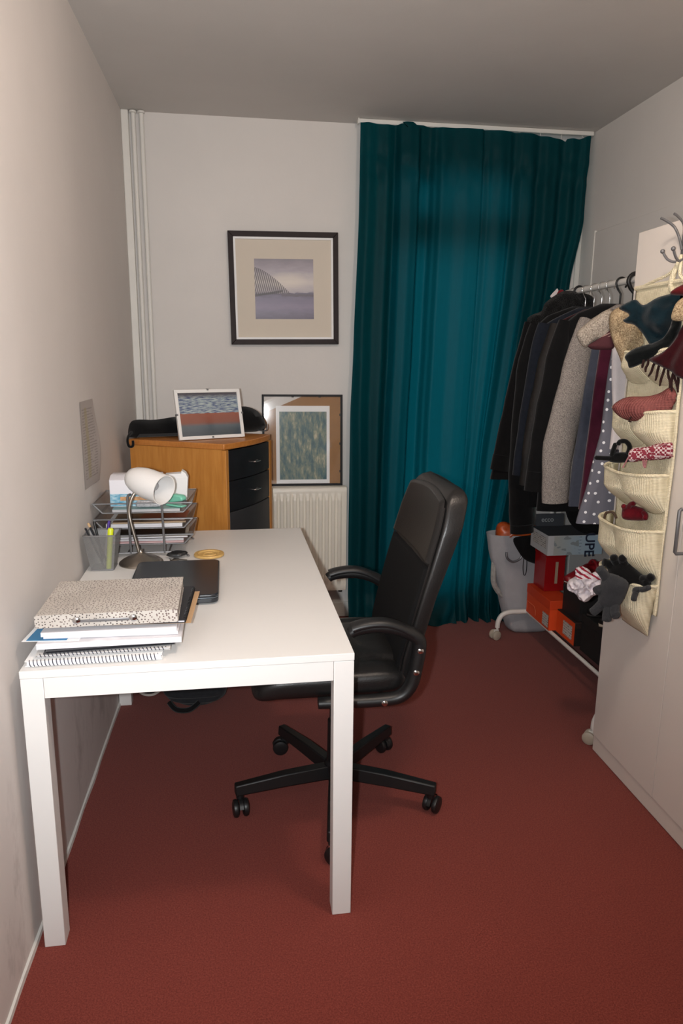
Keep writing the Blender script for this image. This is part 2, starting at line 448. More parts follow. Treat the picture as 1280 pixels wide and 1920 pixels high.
t = thing('curtain', 'floor-length teal satin curtain hanging across the window', 'curtain', (1.6, RD - .09, 0))
MB().grid(cur, 240, 130).build('cloth', M_curtain, t, ang=80)
for k in range(11):
    q = .03 + k * .094; p = Vector(cur(q, 0))
    MB().tube([p + Vector((0, .004, -.02)), p + Vector((0, .008, -.001)), (p.x, RD - .0725, 2.4965)], .0018, 5).build('glider_hook', M_trim, t)

# ================================================================== RADIATOR
RX0, RX1, RZ0, RZ1, RF = .42, 1.062, .180, .748, 3.282
t = thing('radiator', 'cream enamelled panel radiator below the brown picture', 'radiator', ((RX0 + RX1) / 2, RF, 0))
pitch = .0335
def radf(a, b):
    x = RX0 + a * (RX1 - RX0); z = RZ0 + b * (RZ1 - RZ0)
    e = min(1, max(0, (RZ1 - .042 - z) / .012)) * min(1, max(0, (z - RZ0 - .042) / .012)) * min(1, max(0, (x - RX0 - .02) / .008)) * min(1, max(0, (RX1 - .014 - x) / .006))
    w = abs(((x - RX0) / pitch) % 1 - .5) * 2
    h = max(0, min(1, (w - .30) / .26)); h = h * h * (3 - 2 * h)
    edge_r = .006 * (max(0, 1 - min(b, 1 - b) / .018)) ** 2
    return (x, RF - .011 * h * e + edge_r, z)
zs = 40; MB().grid(radf, 230, zs).build('front_panel', M_rad, t, ang=70)
MB().box(RX0 + .002, RX1 - .002, RF + .0065, RF + .055, RZ0 + .004, RZ1 - .004).build('convector', M_rad, t, .004)
MB().box(RX1 - .004, RX1 + .001, RF + .004, RF + .056, RZ0 + .01, RZ1 - .006).build('side_cover', M_rad, t, .001)
MB().box(RX0, RX1, RF + .002, RF + .056, RZ1 - .005, RZ1).build('top_grille', M_rad, t, .0015)
for x in (.5, .95): MB().box(x, x + .05, RF + .05, RD, .3, .7).build('bracket', M_rad, t)
v = MB().tube([(1.035, RF + .03, .186), (1.035, RF + .03, .166)], .011, 12).build('drain_plug', M_blackplastic, t)
MB().tube([(.95, RF + .03, .186), (.95, RF + .03, .1), (.95, RF + .03, 0)], .0075, 10).build('feed_pipe', M_trim, t)

# ================================================================== PICTURES
def frame_bars(mb, w, h, fw, y0, y1):
    for (a, b, c, d_) in ((-w / 2, -w / 2 + fw, 0, 0), (w / 2, w / 2 - fw, 0, 0)):
        s = 1 if b > a else -1
        mb.add([(a, y0, 0), (b, y0, fw), (b, y0, h - fw), (a, y0, h), (a, y1, 0), (b, y1, fw), (b, y1, h - fw), (a, y1, h)],
               [(0, 1, 2, 3), (4, 7, 6, 5), (0, 4, 5, 1), (1, 5, 6, 2), (2, 6, 7, 3), (3, 7, 4, 0)])
    for (a, b) in ((0, fw), (h, h - fw)):
        mb.add([(-w / 2, y0, a), (-w / 2 + fw, y0, b), (w / 2 - fw, y0, b), (w / 2, y0, a), (-w / 2, y1, a), (-w / 2 + fw, y1, b), (w / 2 - fw, y1, b), (w / 2, y1, a)],
               [(0, 1, 2, 3), (4, 7, 6, 5), (0, 4, 5, 1), (1, 5, 6, 2), (2, 6, 7, 3), (3, 7, 4, 0)])
    return mb
def print_quad(w0, w1, z0, z1, y):
    b = MB(); b.grid(lambda a, c: (w0 + (w1 - w0) * a, y, z0 + (z1 - z0) * c), 2, 2, uv=True); return b
def dune_mat():
    n = N('misty_shore_print'); n.set(Roughness=.4); uv = n.coord('UV'); sep = n.node('ShaderNodeSeparateXYZ'); n.link(uv, sep.inputs[0]); u, v = sep.outputs[0], sep.outputs[1]
    str_ = n.coord('UV', (2, 7, 1)); a = n.noise(str_, 2.2, 4)
    vv = n.math('ADD', v, n.math('MULTIPLY', n.math('SUBTRACT', a, .5), .16))
    sky = n.ramp(vv, [(0, lin((92, 86, 104))), (.2, lin((128, 120, 142))), (.36, lin((112, 106, 128))), (.425, lin((92, 88, 108))), (.45, lin((166, 158, 166))), (.62, lin((196, 188, 184))), (.8, lin((158, 150, 160))), (1, lin((122, 116, 126)))])
    # glow
    du = n.math('SUBTRACT', u, .58); dv = n.math('SUBTRACT', v, .64)
    g = n.math('ADD', n.math('MULTIPLY', n.math('MULTIPLY', du, du), 9), n.math('MULTIPLY', n.math('MULTIPLY', dv, dv), 40))
    sky = n.mix(n.math('MULTIPLY', n.math('SUBTRACT', 1, n.math('MINIMUM', g, 1)), .5), sky, lin((214, 204, 190)))
    # far dark line of land
    ld = n.math('ABSOLUTE', n.math('SUBTRACT', v, n.math('ADD', .40, n.math('MULTIPLY', n.math('SUBTRACT', n.noise(n.coord('UV', (5, .1, 1)), 3, 4), .5), .05))))
    sky = n.mix(n.math('MULTIPLY', n.math('LESS_THAN', ld, .02), n.math('GREATER_THAN', u, .45)), sky, lin((92, 86, 100)))
    # curving slatted fence at the left
    top = n.math('SUBTRACT', .86, n.math('MULTIPLY', n.math('POWER', u, 1.5), .92)); bot = n.math('ADD', .40, n.math('MULTIPLY', u, .04))
    inside = n.math('MULTIPLY', n.math('LESS_THAN', v, top), n.math('GREATER_THAN', v, bot))
    wv = n.math('SINE', n.math('ADD', n.math('MULTIPLY', n.math('ADD', u, n.math('MULTIPLY', v, -.28)), 190), 0))
    sl = n.math('MULTIPLY', n.math('GREATER_THAN', wv, -.35), inside)
    sky = n.mix(n.math('MULTIPLY', sl, .85), sky, lin((66, 60, 64)))
    hz = n.math('MULTIPLY', n.math('LESS_THAN', n.math('ABSOLUTE', n.math('SUBTRACT', v, n.math('ADD', .39, n.math('MULTIPLY', u, .17)))), .018), n.math('LESS_THAN', u, .47))
    sky = n.mix(n.math('MULTIPLY', hz, .8), sky, lin((58, 54, 58)))
    n.col(sky); return n.m
M_frame = mat('dark_brown_frame', (46, 37, 37), .55, spec=.2, var=.2, vscale=20)
M_matb = mat('ivory_mount_board', (208, 198, 184), .85)
M_paper = mat('white_paper', (236, 236, 236), .8)
Mx = Matrix.Translation((.7515, RD - .030, 1.4715)) @ Matrix.Rotation(R(-.8), 4, 'Y')
t = thing('wall_picture', 'square dark framed misty shore picture with wide ivory mount', 'picture', M=Mx)
w, h = .541, .538
frame_bars(MB(), w, h, .026, 0, .027).xf(Mx).build('frame', M_frame, t, .002)
frame_bars(MB(), w - .052, h - .052, .010, .004, .016).xf(Mx @ Matrix.Translation((0, 0, .026))).build('inner_slip', M_paper, t)
MB().box(-w / 2 + .03, w / 2 - .03, .0125, .022, .03, h - .03).xf(Mx).build('mount', M_matb, t)
print_quad(-.146, .146, .1245, .4115, .0120).xf(Mx).build('print', dune_mat(), t)

def blotch_mat(name, cols, scale, stretch, dist=0):
    n = N(name); n.set(Roughness=.5); co = n.coord('UV', stretch); a = n.noise(co, scale, 6, .65)
    k = len(cols); n.col(n.ramp(a, [(.3 + .4 * i / (k - 1), lin(c)) for i, c in enumerate(cols)])); return n
# framed print standing on the radiator, leaning on the wall
lean = R(4.2)
Mx = Matrix.Translation((.836, 3.334, .7485)) @ Matrix.Rotation(R(-1.8), 4, 'Z') @ Matrix.Rotation(-lean, 4, 'X')
t = thing('leaning_picture', 'thin black frame with brown backing and pale print, standing on the radiator', 'picture', M=Mx)
w, h = .418, .474
M_blkframe = mat('thin_black_frame', (26, 26, 28), .5, spec=.2)
frame_bars(MB(), w, h, .011, 0, .016).xf(Mx).build('frame', M_blkframe, t, .001)
MB().box(-w / 2 + .008, w / 2 - .008, .010, .014, .008, h - .008).xf(Mx).build('backing_board', mat('brown_hardboard', (158, 118, 78), .7, var=.1, vscale=30), t)
MB().box(-.138, .142, .0094, .0099, .0115, .416).xf(Mx).build('paper_margin', M_paper, t)
n = blotch_mat('streaky_foliage_print', [(38, 74, 88), (70, 104, 108), (126, 136, 118), (198, 186, 158)], 5, (2.2, 1.0, 1))
print_quad(-.120, .126, .032, .386, .0090).xf(Mx).build('print', n.m, t)
MB().box(-w / 2 + .009, w / 2 - .009, .0058, .0068, .009, h - .009).xf(Mx).build('glass', M_glass, t)
for x, z, hh in ((-.05, h - .012, 0), (.09, h - .012, 0), (w / 2 - .013, .37, 1), (w / 2 - .013, .22, 1), (w / 2 - .013, .075, 1), (-w / 2 + .013, .37, 1), (-w / 2 + .013, .22, 1)):
    MB().box(x - (.003 if hh else .006), x + (.003 if hh else .006), .007, .0095, z - (.006 if hh else .003), z + (.006 if hh else .003)).xf(Mx).build('clip', M_blackmetal, t)

# ================================================================== DESK
DX, DY, DA, DW, DL, DH = .0248, 1.212, .0180, .7542, 1.2845, .72
t = thing('desk', 'long plain white desk standing against the left wall', 'desk', (DX, DY, 0), DA)
B = lambda *a: MB().box(*a)
B(0, DW, 0, DL, DH - .0185, DH).build('desk_top', M_white, t, .0015, world=False)
LW = .05
for x, y in ((0, 0), (DW - LW, 0), (0, DL - LW), (DW - LW, DL - LW)):
    B(x + .0008, x + LW - .0008, y + .0008, y + LW - .0008, 0, DH - .019).build('leg', M_white, t, .0015, world=False)
for a in ((LW, DW - LW, .001, .021), (LW, DW - LW, DL - .021, DL - .001)):
    B(*a, DH - .068, DH - .019).build('rail', M_white, t, .001, world=False)
for a in ((.001, .021, LW, DL - LW), (DW - .021, DW - .001, LW, DL - LW)):
    B(*a, DH - .068, DH - .019).build('rail', M_white, t, .001, world=False)

# ================================================================== CHEST OF DRAWERS
CH = 1.06
t = thing('chest_of_drawers', 'honey-coloured wooden chest with black drawer fronts in the corner', 'chest', (.451, 2.575, 0), R(-28))
cw, cdp = .465, .43
bow = lambda y: .022 * sin(pi * max(0, min(1, y / cdp)))
B(-cw + .005, -.012, .004, .024, 0, CH - .024).build('side_panel', M_beech, t, .001, world=False)
B(-cw + .005, -.012, cdp - .022, cdp - .004, 0, CH - .024).build('side_panel', M_beech, t, .001, world=False)
B(-cw + .008, -cw + .014, .024, cdp - .022, .04, CH - .026).build('back_panel', M_beech, t, world=False)
B(-cw + .014, -.016, .024, cdp - .022, .05, .066).build('bottom_board', M_beech, t, world=False)
poly = [(-cw, 0), (0, 0)] + [(bow(cdp * k / 14) + .004, cdp * k / 14) for k in range(1, 14)] + [(.0, cdp), (-cw, cdp)]
MB().prism(poly, 2, CH - .024, CH).build('top', M_beech_top, t, .003, world=False)
for y in (.002, cdp - .024):
    B(-.012, .006, y, y + .022, 0, CH - .026).build('stile', M_beech, t, .001, world=False)
def front(z0, z1, name, m):
    ys = [.026 + (cdp - .052) * k / 14 for k in range(15)]
    poly = [(bow(y) + .001, y) for y in ys] + [(-.012, ys[-1]), (-.012, ys[0])]
    return MB().prism(poly, 2, z0, z1).build(name, m, t, .0015, world=False, ang=25)
for z0, z1, zh in ((.905, 1.030, .965), (.775, .900, .842)):
    dr = front(z0, z1, 'drawer', M_chestblack)
    y = cdp * .52; x = bow(y)
    MB().tube([(x, y - .028, zh), (x + .012, y - .028, zh), (x + .016, y - .024, zh), (x + .016, y + .024, zh), (x + .012, y + .028, zh), (x, y + .028, zh)], .0032, 8).build('handle', M_chrome, dr, world=False)
front(.08, .770, 'door', M_chestdoor)
# black bag on the chest
bg = thing('carry_bag', 'black soft carry bag lying on top of the wooden chest', 'bag', (.3, 2.95, CH))
blob([(240, 816), (243, 795), (255, 787), (290, 787), (330, 781), (400, 772), (452, 762), (478, 768), (493, 783), (498, 800), (480, 809), (420, 812), (330, 819), (262, 824), (247, 826)],
     (.33, 2.93, 1.1), (.27, -.96, 0), .055, .05, .012, 16, seed=4, zmin=CH + .0005).build('body', cloth('black_nylon', (20, 20, 21), .2), bg)
MB().tube(smooth_path([atY(247, 810, 2.82), atY(241, 817, 2.785), atY(239, 827, 2.765), atY(242, 837, 2.763), atY(249, 836, 2.763), atY(249, 826, 2.765)], 4), .0055, 8).build('carry_loop', cloth('black_webbing', (18, 18, 18)), bg)
MB().tube(smooth_path([atY(482, 806, 2.98), atY(494, 808, 2.98), atY(500, 805, 2.98), atY(500, 795, 2.98)], 5), .0025, 6).build('draw_cord', M_blackplastic, bg)
# small white framed print leaning on the bag
pb = Vector((.4015, 2.762, CH))
Mx = Matrix.Translation(pb) @ Matrix.Rotation(R(26), 4, 'Z') @ Matrix.Rotation(R(-13), 4, 'X') @ Matrix.Translation((0, -.002, .0035))
t = thing('propped_picture', 'small white framed picture in blue and rust red propped on the chest', 'picture', M=Mx)
w, h = .301, .212
frame_bars(MB(), w, h, .014, 0, .014).xf(Mx).build('frame', M_white, t, .001)
MB().box(-w / 2 + .012, w / 2 - .012, .007, .012, .012, h - .012).xf(Mx).build('backing', M_blackplastic, t)
n = N('blue_rust_band_print'); n.set(Roughness=.45); uv = n.coord('UV'); sep = n.node('ShaderNodeSeparateXYZ'); n.link(uv, sep.inputs[0])
cl = n.noise(n.coord('UV', (3, 16, 1)), 3, 4)
skyc = n.ramp(cl, [(.42, lin((42, 68, 118))), (.52, lin((150, 166, 172))), (.7, lin((190, 198, 190)))])
lowc = n.ramp(n.math('ADD', sep.outputs[1], n.math('MULTIPLY', cl, .06)), [(0, lin((44, 58, 72))), (.26, lin((72, 88, 98))), (.34, lin((130, 66, 46))), (.52, lin((142, 70, 48)))])
up = n.math('GREATER_THAN', n.math('ADD', sep.outputs[1], n.math('MULTIPLY', cl, .05)), .55)
c = n.mix(up, lowc, skyc); c = n.mix(n.ramp(sep.outputs[1], [(.86, (0, 0, 0, 1)), (.97, (1, 1, 1, 1))]), c, lin((46, 44, 62)))
n.col(c)
print_quad(-w / 2 + .014, w / 2 - .014, .014, h - .014, .0065).xf(Mx).build('print', n.m, t)
MB().box(-w / 2 + .013, w / 2 - .013, .0035, .0045, .013, h - .013).xf(Mx).build('glass', M_glass, t)
for x, z in ((0, .006), (0, h - .001), (-w / 2 + .001, h / 2), (w / 2 - .001, h / 2)):
    MB().box(x - .004, x + .004, -.002, .012, z - .004, z + .004).xf(Mx).build('clip', M_greymetal, t)

# ================================================================== PAPER ON THE LEFT WALL
n = N('printed_sheet'); n.set(Roughness=.8); uv = n.coord('UV'); sep = n.node('ShaderNodeSeparateXYZ'); n.link(uv, sep.inputs[0]); u, v = sep.outputs[0], sep.outputs[1]
ln = n.math('GREATER_THAN', n.math('SINE', n.math('MULTIPLY', v, 190)), .2)
wd = n.math('GREATER_THAN', n.noise(n.coord('UV', (30, 30.3, 1)), 3, 2), .5)
inn = n.math('MULTIPLY', n.math('MULTIPLY', n.math('GREATER_THAN', u, .1), n.math('LESS_THAN', u, .86)), n.math('MULTIPLY', n.math('GREATER_THAN', v, .1), n.math('LESS_THAN', v, .92)))
bb = n.math('GREATER_THAN', n.noise(n.coord('UV', (2, 5, 1)), 2, 2), .42)
c = n.mix(n.math('MULTIPLY', n.math('MULTIPLY', n.math('MULTIPLY', ln, wd), n.math('MULTIPLY', inn, bb)), .7), lin((172, 164, 160)), lin((96, 90, 90)))
yel = n.math('MULTIPLY', n.math('MULTIPLY', n.math('GREATER_THAN', u, .28), n.math('LESS_THAN', u, .46)), inn)
n.col(n.mix(n.math('MULTIPLY', yel, .45), c, lin((160, 148, 96))))
def sheet(a, b):
    y = 2.103 + .21 * a; z = .965 + .292 * b
    return (.0016 + .012 * (a ** 2) * (.25 + .75 * sin(pi * min(1, b * .9 + .1))) + .004 * sin(b * 5) * a, y, z)
t = tag(MB().grid(sheet, 10, 16, uv=True).build('paper_sheet', n.m, ang=80), 'printed paper sheet stuck to the left wall above the desk', 'paper')

# ================================================================== OFFICE CHAIR
CX, CY = .804, 1.737
t = thing('office_chair', 'black leather swivel office chair tucked under the desk', 'chair', (CX, CY, 0))
for a in (-25, 47, 119, 191, 261):
    c, s = cos(R(a)), sin(R(a)); Rm = Matrix.Translation((CX, CY, 0)) @ Matrix.Rotation(R(a), 4, 'Z')
    lg = MB(); prof = [(.02, .095, .026, .105), (.16, .090, .022, .072 + .02), (.315, .082, .019, .072)]
    lg.add([(x, sg * hw * k, z) for x, zt, hw, zb in ((.02, .118, .021, .072), (.17, .116, .020, .074), (.33, .104, .016, .070)) for z, k in ((zt, .8), (zb, 1)) for sg in (-1, 1)],
           [(0, 1, 3, 2), (8, 10, 11, 9), (0, 4, 5, 1), (4, 8, 9, 5), (1, 5, 7, 3), (5, 9, 11, 7), (3, 7, 6, 2), (7, 11, 10, 6), (2, 6, 4, 0), (6, 10, 8, 4)])
    leg = lg.xf(Rm).build('base_leg', M_blackmetal, t, .004)
    cm = Matrix.Translation((CX + .315 * c, CY + .315 * s, 0)) @ Matrix.Rotation(R(a + 70 + 30 * sin(a)), 4, 'Z')
    w = MB()
    for sg in (-1, 1):
        w.lathe([(.006, 0), (.02, .0), (.026, .003), (.028, .009), (.026, .016), (.018, .019), (.006, .019)], 20, cm @ Matrix.Translation((.012, sg * .006, .028)) @ Matrix.Rotation(R(-90 * sg), 4, 'X'))
    w.lathe([(.012, .056), (.012, .074)], 12, cm)
    w.grid(lambda u, v: cm @ Vector((.012 + .031 * cos(R(20 + 150 * u)), -.006 + .012 * v, .028 + .031 * sin(R(20 + 150 * u)))), 10, 2)
    w.build('caster', M_blackplastic, leg)
MB().lathe([(.03, .066), (.036, .07), (.036, .122), (.028, .13), (.026, .27), (.02, .275), (.02, .42)], 24, Matrix.Translation((CX, CY, 0))).build('gas_column', M_blackplastic, t)
MB().box(CX - .10, CX + .09, CY - .07, CY + .07, .405, .452).build('tilt_mechanism', M_blackmetal, t, .01)
MB().lathe([(.02, 0), (.034, .003), (.036, .02), (.03, .034), (.012, .036)], 16, Matrix.Translation((CX - .13, CY - .02, .395))).build('tension_knob', M_blackplastic, t)
MB().tube([(CX - .13, CY - .02, .42), (CX - .13, CY - .02, .452)], .01, 10).build('knob_stem', M_blackplastic, t)
# seat cushion: rounded-box grid
SX0, SX1, SHW = .535, 1.0, .235
def rbox(u, v, x0, x1, hw, zc, hz, e=.28):
    a = 2 * pi * u; b = pi * (v - .5)
    ce = lambda q: (abs(cos(q)) ** e) * (1 if cos(q) > 0 else -1); se = lambda q: (abs(sin(q)) ** e) * (1 if sin(q) > 0 else -1)
    return ((x0 + x1) / 2 + (x1 - x0) / 2 * ce(b) * ce(a), CY + hw * ce(b) * se(a), zc + hz * (abs(sin(b)) ** .7) * (1 if b > 0 else -1))
def seat(u, v):
    x, y, z = rbox(u, v, SX0, SX1, SHW, .497, .045)
    k = max(0, (.66 - x) / .13); z -= .03 * k * k
    if z > .5: z += .010 * cos((y - CY) / SHW * pi / 2) - .010 * abs(math.exp(-((y - CY - .15) / .012) ** 2)) - .01 * math.exp(-((y - CY + .15) / .012) ** 2)
    z += .003 * noise.noise(Vector((x * 14, y * 14, 0)))
    return (x, y, z)
MB().grid(seat, 96, 40, cu=True).build('seat', M_leather, t, ang=80)
MB().box(.62, .96, CY - .19, CY + .19, .446, .458).build('seat_pan', M_blackplastic, t, .004)
# backrest: leaning slab with leather head section and sides
def bx(z): return .952 + (.0 if z < .5 else (z - .5) * .11 + max(0, z - .56) ** 1.15 * .17)
BK = []
def back_surf(hw_f, z0, z1, thick, off=0, e=.35):
    def fn(u, v):
        a = 2 * pi * u; ca, sa = cos(a), sin(a)
        ce = (abs(ca) ** e) * (1 if ca > 0 else -1); se = (abs(sa) ** e) * (1 if sa > 0 else -1)
        q = v; zt = z0 + (z1 - z0) * q
        ed = min(q, 1 - q); cap = min(1, (ed / .07)) ; cap = math.sqrt(max(0, 1 - (1 - cap) ** 2))
        hw = hw_f(zt) * (.80 + .20 * cap); th = thick(zt) * max(.03, cap)
        x = bx(zt) + off + thick(zt) / 2 + (th / 2) * (-ce)
        y = CY + hw * se
        x += .010 * (1 - (abs(se)) ** 2) * (1 if ce > 0 else 0)   # slight hollow in front
        return (x, y, zt + .002 * noise.noise(Vector((y * 12, zt * 12, 1))))
    return fn
hw_f = lambda z: .215 + .018 * sin(pi * (z - .5) / .55) - max(0, z - .93) ** 1.5 * .9
th_f = lambda z: .060 + .018 * max(0, min(1, (z - .75) / .2))
MB().grid(back_surf(hw_f, .47, 1.050, th_f), 72, 60, cu=True).build('backrest', M_leather, t, ang=80)
# woven lower front panel and padded head panel, slightly proud of the shell
def panel(z_lo, z_hi, off, hwk):
    def fn(u, v):
        s = u * 2 - 1; lo, hi = z_lo(abs(s)), z_hi(abs(s)); z = lo + (hi - lo) * v
        ed = min(v, 1 - v, (1 - abs(s)) / 2); p = math.sqrt(max(0, 1 - (1 - min(1, ed / .035)) ** 2))
        hw = (hw_f(z) - .006) * hwk
        return (bx(z) + .010 * (1 - s * s) - off * p + .003, CY + s * hw, z)
    return fn
seam = lambda s: .838
MB().grid(panel(lambda s: .505, lambda s: seam(1 - s) - .002, .008, .97), 40, 40).build('lumbar_panel', M_fabricblk, t, ang=80)
MB().grid(panel(lambda s: seam(1 - s) + .002, lambda s: 1.034 - .016 * s * s, .012, .985), 40, 30).build('headrest_panel', M_leather, t, ang=80)
pip = [];
for sg in (-1, 1):
    pts = [(bx(z) + .004, CY + sg * (hw_f(z) - .006), z) for z in [.52 + k * .02 for k in range(25)]]
    MB().tube(pts, .0028, 6).build('piping', M_leather, t)
# arms: flat plastic loops bolted to seat and back
for sg, y in ((-1, CY - .252), (1, CY + .252)):
    pts = smooth_path([(.72, y, .462), (.80, y, .461), (.90, y, .461), (.955, y, .470), (.985, y, .505), (.997, y, .56), (1.004, y, .61), (1.000, y, .640), (.965, y, .664), (.92, y, .679), (.88, y, .683), (.845, y, .680), (.820, y, .674), (.808, y, .666)], 5)
    n_ = len(pts); rr = [.016 + .004 * sin(pi * i / n_) for i in range(n_)]
    ar = MB().tube(pts, rr, 12, flat=1.0, up=(0, 0, 1)); cy_ = y
    ar.v = [Vector((p.x, cy_ + (p.y - cy_) * 1.25, p.z)) for p in ar.v]
    arm = ar.build('armrest', M_blackplastic, t, ang=60)
    pad = smooth_path([(.985, y, .655), (.95, y, .676), (.91, y, .690), (.87, y, .692), (.835, y, .687), (.812, y, .680)], 4)
    pd = MB().tube(pad, .014, 10); pd.v = [Vector((p.x, y + (p.y - y) * 1.9, p.z)) for p in pd.v]; pd.build('arm_pad', M_blackplastic, arm, ang=60)
    for x, z in ((.993, .548), (1.003, .612), (.905, .461)):
        MB().lathe([(.009, 0), (.009, .003), (.005, .006), (.001, .0065)], 12, Matrix.Translation((x, y + sg * .020, z)) @ Matrix.Rotation(R(90 if sg < 0 else -90), 4, 'X')).build('bolt', M_chrome, arm)
        MB().tube([(x, y, z), (x - .0 if z < .5 else x - .005, CY + sg * .20, z)], .007, 8).build('bolt_shank', M_blackmetal, arm)

# ================================================================== THINGS ON THE DESK
DZ = DH + .0004
def rot_box(x0, x1, y0, y1, z0, z1, a, mb=None):
    c = Vector(((x0 + x1) / 2, (y0 + y1) / 2, 0)); M = Matrix.Translation(c) @ Matrix.Rotation(R(a), 4, 'Z') @ Matrix.Translation(-c)
    return (mb or MB()).box(x0, x1, y0, y1, z0, z1, M)
def helix(p0, p1, r, turns, rt=.0009, up=Vector((0, 0, 1)), squash=1):
    p0, p1 = Vector(p0), Vector(p1); t_ = (p1 - p0).normalized(); b = t_.cross(up).normalized(); n = int(turns * 10)
    return MB().tube([p0 + (p1 - p0) * (i / n) + (up * cos(2 * pi * i / 10) * r * squash + b * sin(2 * pi * i / 10) * r) for i in range(n + 1)], rt, 5)
def page_mat(name, c, freq=2600, c2=None):
    n = N(name); n.set(Roughness=.85); sep = n.node('ShaderNodeSeparateXYZ'); n.link(n.coord('Object'), sep.inputs[0])
    w = n.math('SINE', n.math('ADD', n.math('MULTIPLY', sep.outputs[2], freq), n.math('MULTIPLY', n.noise(n.coord('Object', (1, 1, 60)), 8, 2), 6)))
    c0 = lin(c); c1 = lin(c2) if c2 else tuple(x * .78 for x in c0[:3]) + (1,)
    n.col(n.ramp(w, [(.0, c1), (.45, c0)])); return n.m
M_pages = page_mat('page_edges', (232, 230, 234))
M_pagesg = page_mat('grey_page_edges', (206, 204, 206))
M_coil = mat('coil_wire', (60, 62, 78), .4, .6)
M_darkcover = mat('dark_card_cover', (34, 36, 42), .5)
M_kraft = mat('kraft_card', (186, 150, 112), .8)
def spotted():
    n = N('spotted_paper_cover'); n.set(Roughness=.5); v = n.node('ShaderNodeTexVoronoi', voronoi_dimensions='2D'); v.inputs['Scale'].default_value = 135; v.inputs['Randomness'].default_value = .8
    sep = n.node('ShaderNodeSeparateXYZ'); n.link(n.coord('Object'), sep.inputs[0]); cb = n.node('ShaderNodeCombineXYZ'); n.link(sep.outputs[0], cb.inputs[0]); n.link(n.math('ADD', sep.outputs[1], sep.outputs[2]), cb.inputs[1]); n.link(cb.outputs[0], v.inputs['Vector'])
    big = n.noise(n.coord('Object'), 9, 2); th = n.math('ADD', .08, n.math('MULTIPLY', big, .29))
    dot = n.math('LESS_THAN', v.outputs['Distance'], th)
    base = n.ramp(n.noise(n.coord('Object'), 7, 2), [(.35, lin((182, 174, 166))), (.65, lin((200, 194, 186)))])
    dc = n.ramp(n.noise(n.coord('Object'), 12, 1), [(.4, lin((70, 62, 60))), (.6, lin((116, 98, 94)))])
    n.col(n.mix(dot, base, dc)); return n.m
M_spot = spotted()
z = DZ
def notebook(lb, x0, x1, y0, y1, z0, z1, a, cover, pages, coil=True, coilside='front', turns=34):
    t = thing('spiral_notebook', lb, 'notebook', ((x0 + x1) / 2, (y0 + y1) / 2, z0), group='stack of stationery on the desk corner')
    rot_box(x0 + .004, x1 - .003, y0 + .004, y1 - .003, z0 + .0008, z1 - .0008, a).build('pages', pages, t)
    rot_box(x0, x1, y0, y1, z1 - .0008, z1, a).build('cover', cover, t); rot_box(x0, x1, y0, y1, z0, z0 + .0008, a).build('back_cover', cover, t)
    c = Vector(((x0 + x1) / 2, (y0 + y1) / 2, 0)); M = Matrix.Translation(c) @ Matrix.Rotation(R(a), 4, 'Z') @ Matrix.Translation(-c)
    r = (z1 - z0) / 2 + .0012; zc = (z0 + z1) / 2 + .0009
    if coilside == 'front': h = helix(M @ Vector((x0 + .01, y0 + .003, zc)), M @ Vector((x1 - .01, y0 + .003, zc)), r, turns, .00095)
    else: h = helix(M @ Vector((x1 - .003, y0 + .01, zc)), M @ Vector((x1 - .003, y1 - .01, zc)), r, turns, .00095)
    h.build('spiral_binding', M_coil if coilside == 'front' else M_blackmetal, t)
    return t
notebook('white spiral notebook at the very bottom of the stack', .030, .330, 1.236, 1.445, DZ + .0015, DZ + .0135, 1.2, M_paper, M_pages)
notebook('thin grey-covered spiral notebook second from the bottom of the stack', .048, .345, 1.250, 1.458, DZ + .0175, DZ + .0225, 2.5, mat('grey_card', (196, 194, 192), .7), M_pagesg, turns=32)
t = thing('document_folder', 'black plastic document folder in the stack above the spiral notebooks', 'folder', (.2, 1.35, DZ + .026), group='stack of stationery on the desk corner')
rot_box(.062, .350, 1.256, 1.47, DZ + .0255, DZ + .0275, 4.5).build('lower_flap', M_darkcover, t); rot_box(.066, .345, 1.258, 1.47, DZ + .0290, DZ + .0300, 5).build('upper_flap', M_darkcover, t)
rot_box(.066, .335, 1.262, 1.465, DZ + .0275, DZ + .0290, 4.6).build('papers', M_pages, t)
t = thing('paper_stack', 'loose white papers with a blue sheet sticking out, in the stack', 'paper', (.2, 1.36, DZ + .032), group='stack of stationery on the desk corner')
rot_box(.050, .372, 1.262, 1.475, DZ + .0306, DZ + .0440, 1.5).build('papers', M_pages, t)
rot_box(.022, .150, 1.272, 1.44, DZ + .0440, DZ + .0448, -4).build('white_sheet', M_paper, t)
rot_box(.030, .120, 1.276, 1.40, DZ + .0448, DZ + .0454, -4).build('blue_sheet', mat('blue_print', (62, 128, 172), .6), t)
t = thing('paper_stack', 'thick white paper pile directly under the spotted box file', 'paper', (.2, 1.38, DZ + .046), group='stack of stationery on the desk corner')
rot_box(.064, .368, 1.282, 1.490, DZ + .0456, DZ + .0535, -1).build('papers', M_pages, t)
rot_box(.058, .362, 1.278, 1.490, DZ + .0535, DZ + .0640, .8).build('upper_papers', M_pages, t)
notebook('black spiral notebook with its coil on the side of the stack', .150, .386, 1.300, 1.560, DZ + .0664, DZ + .0728, -1.5, M_darkcover, M_pages, coilside='right', turns=26)
t = tag(rot_box(.120, .399, 1.305, 1.540, DZ + .0641, DZ + .0645, -2).build('kraft_card', M_kraft), 'brown kraft card poking out beside the coil of the black notebook', 'card', 'stack of stationery on the desk corner')
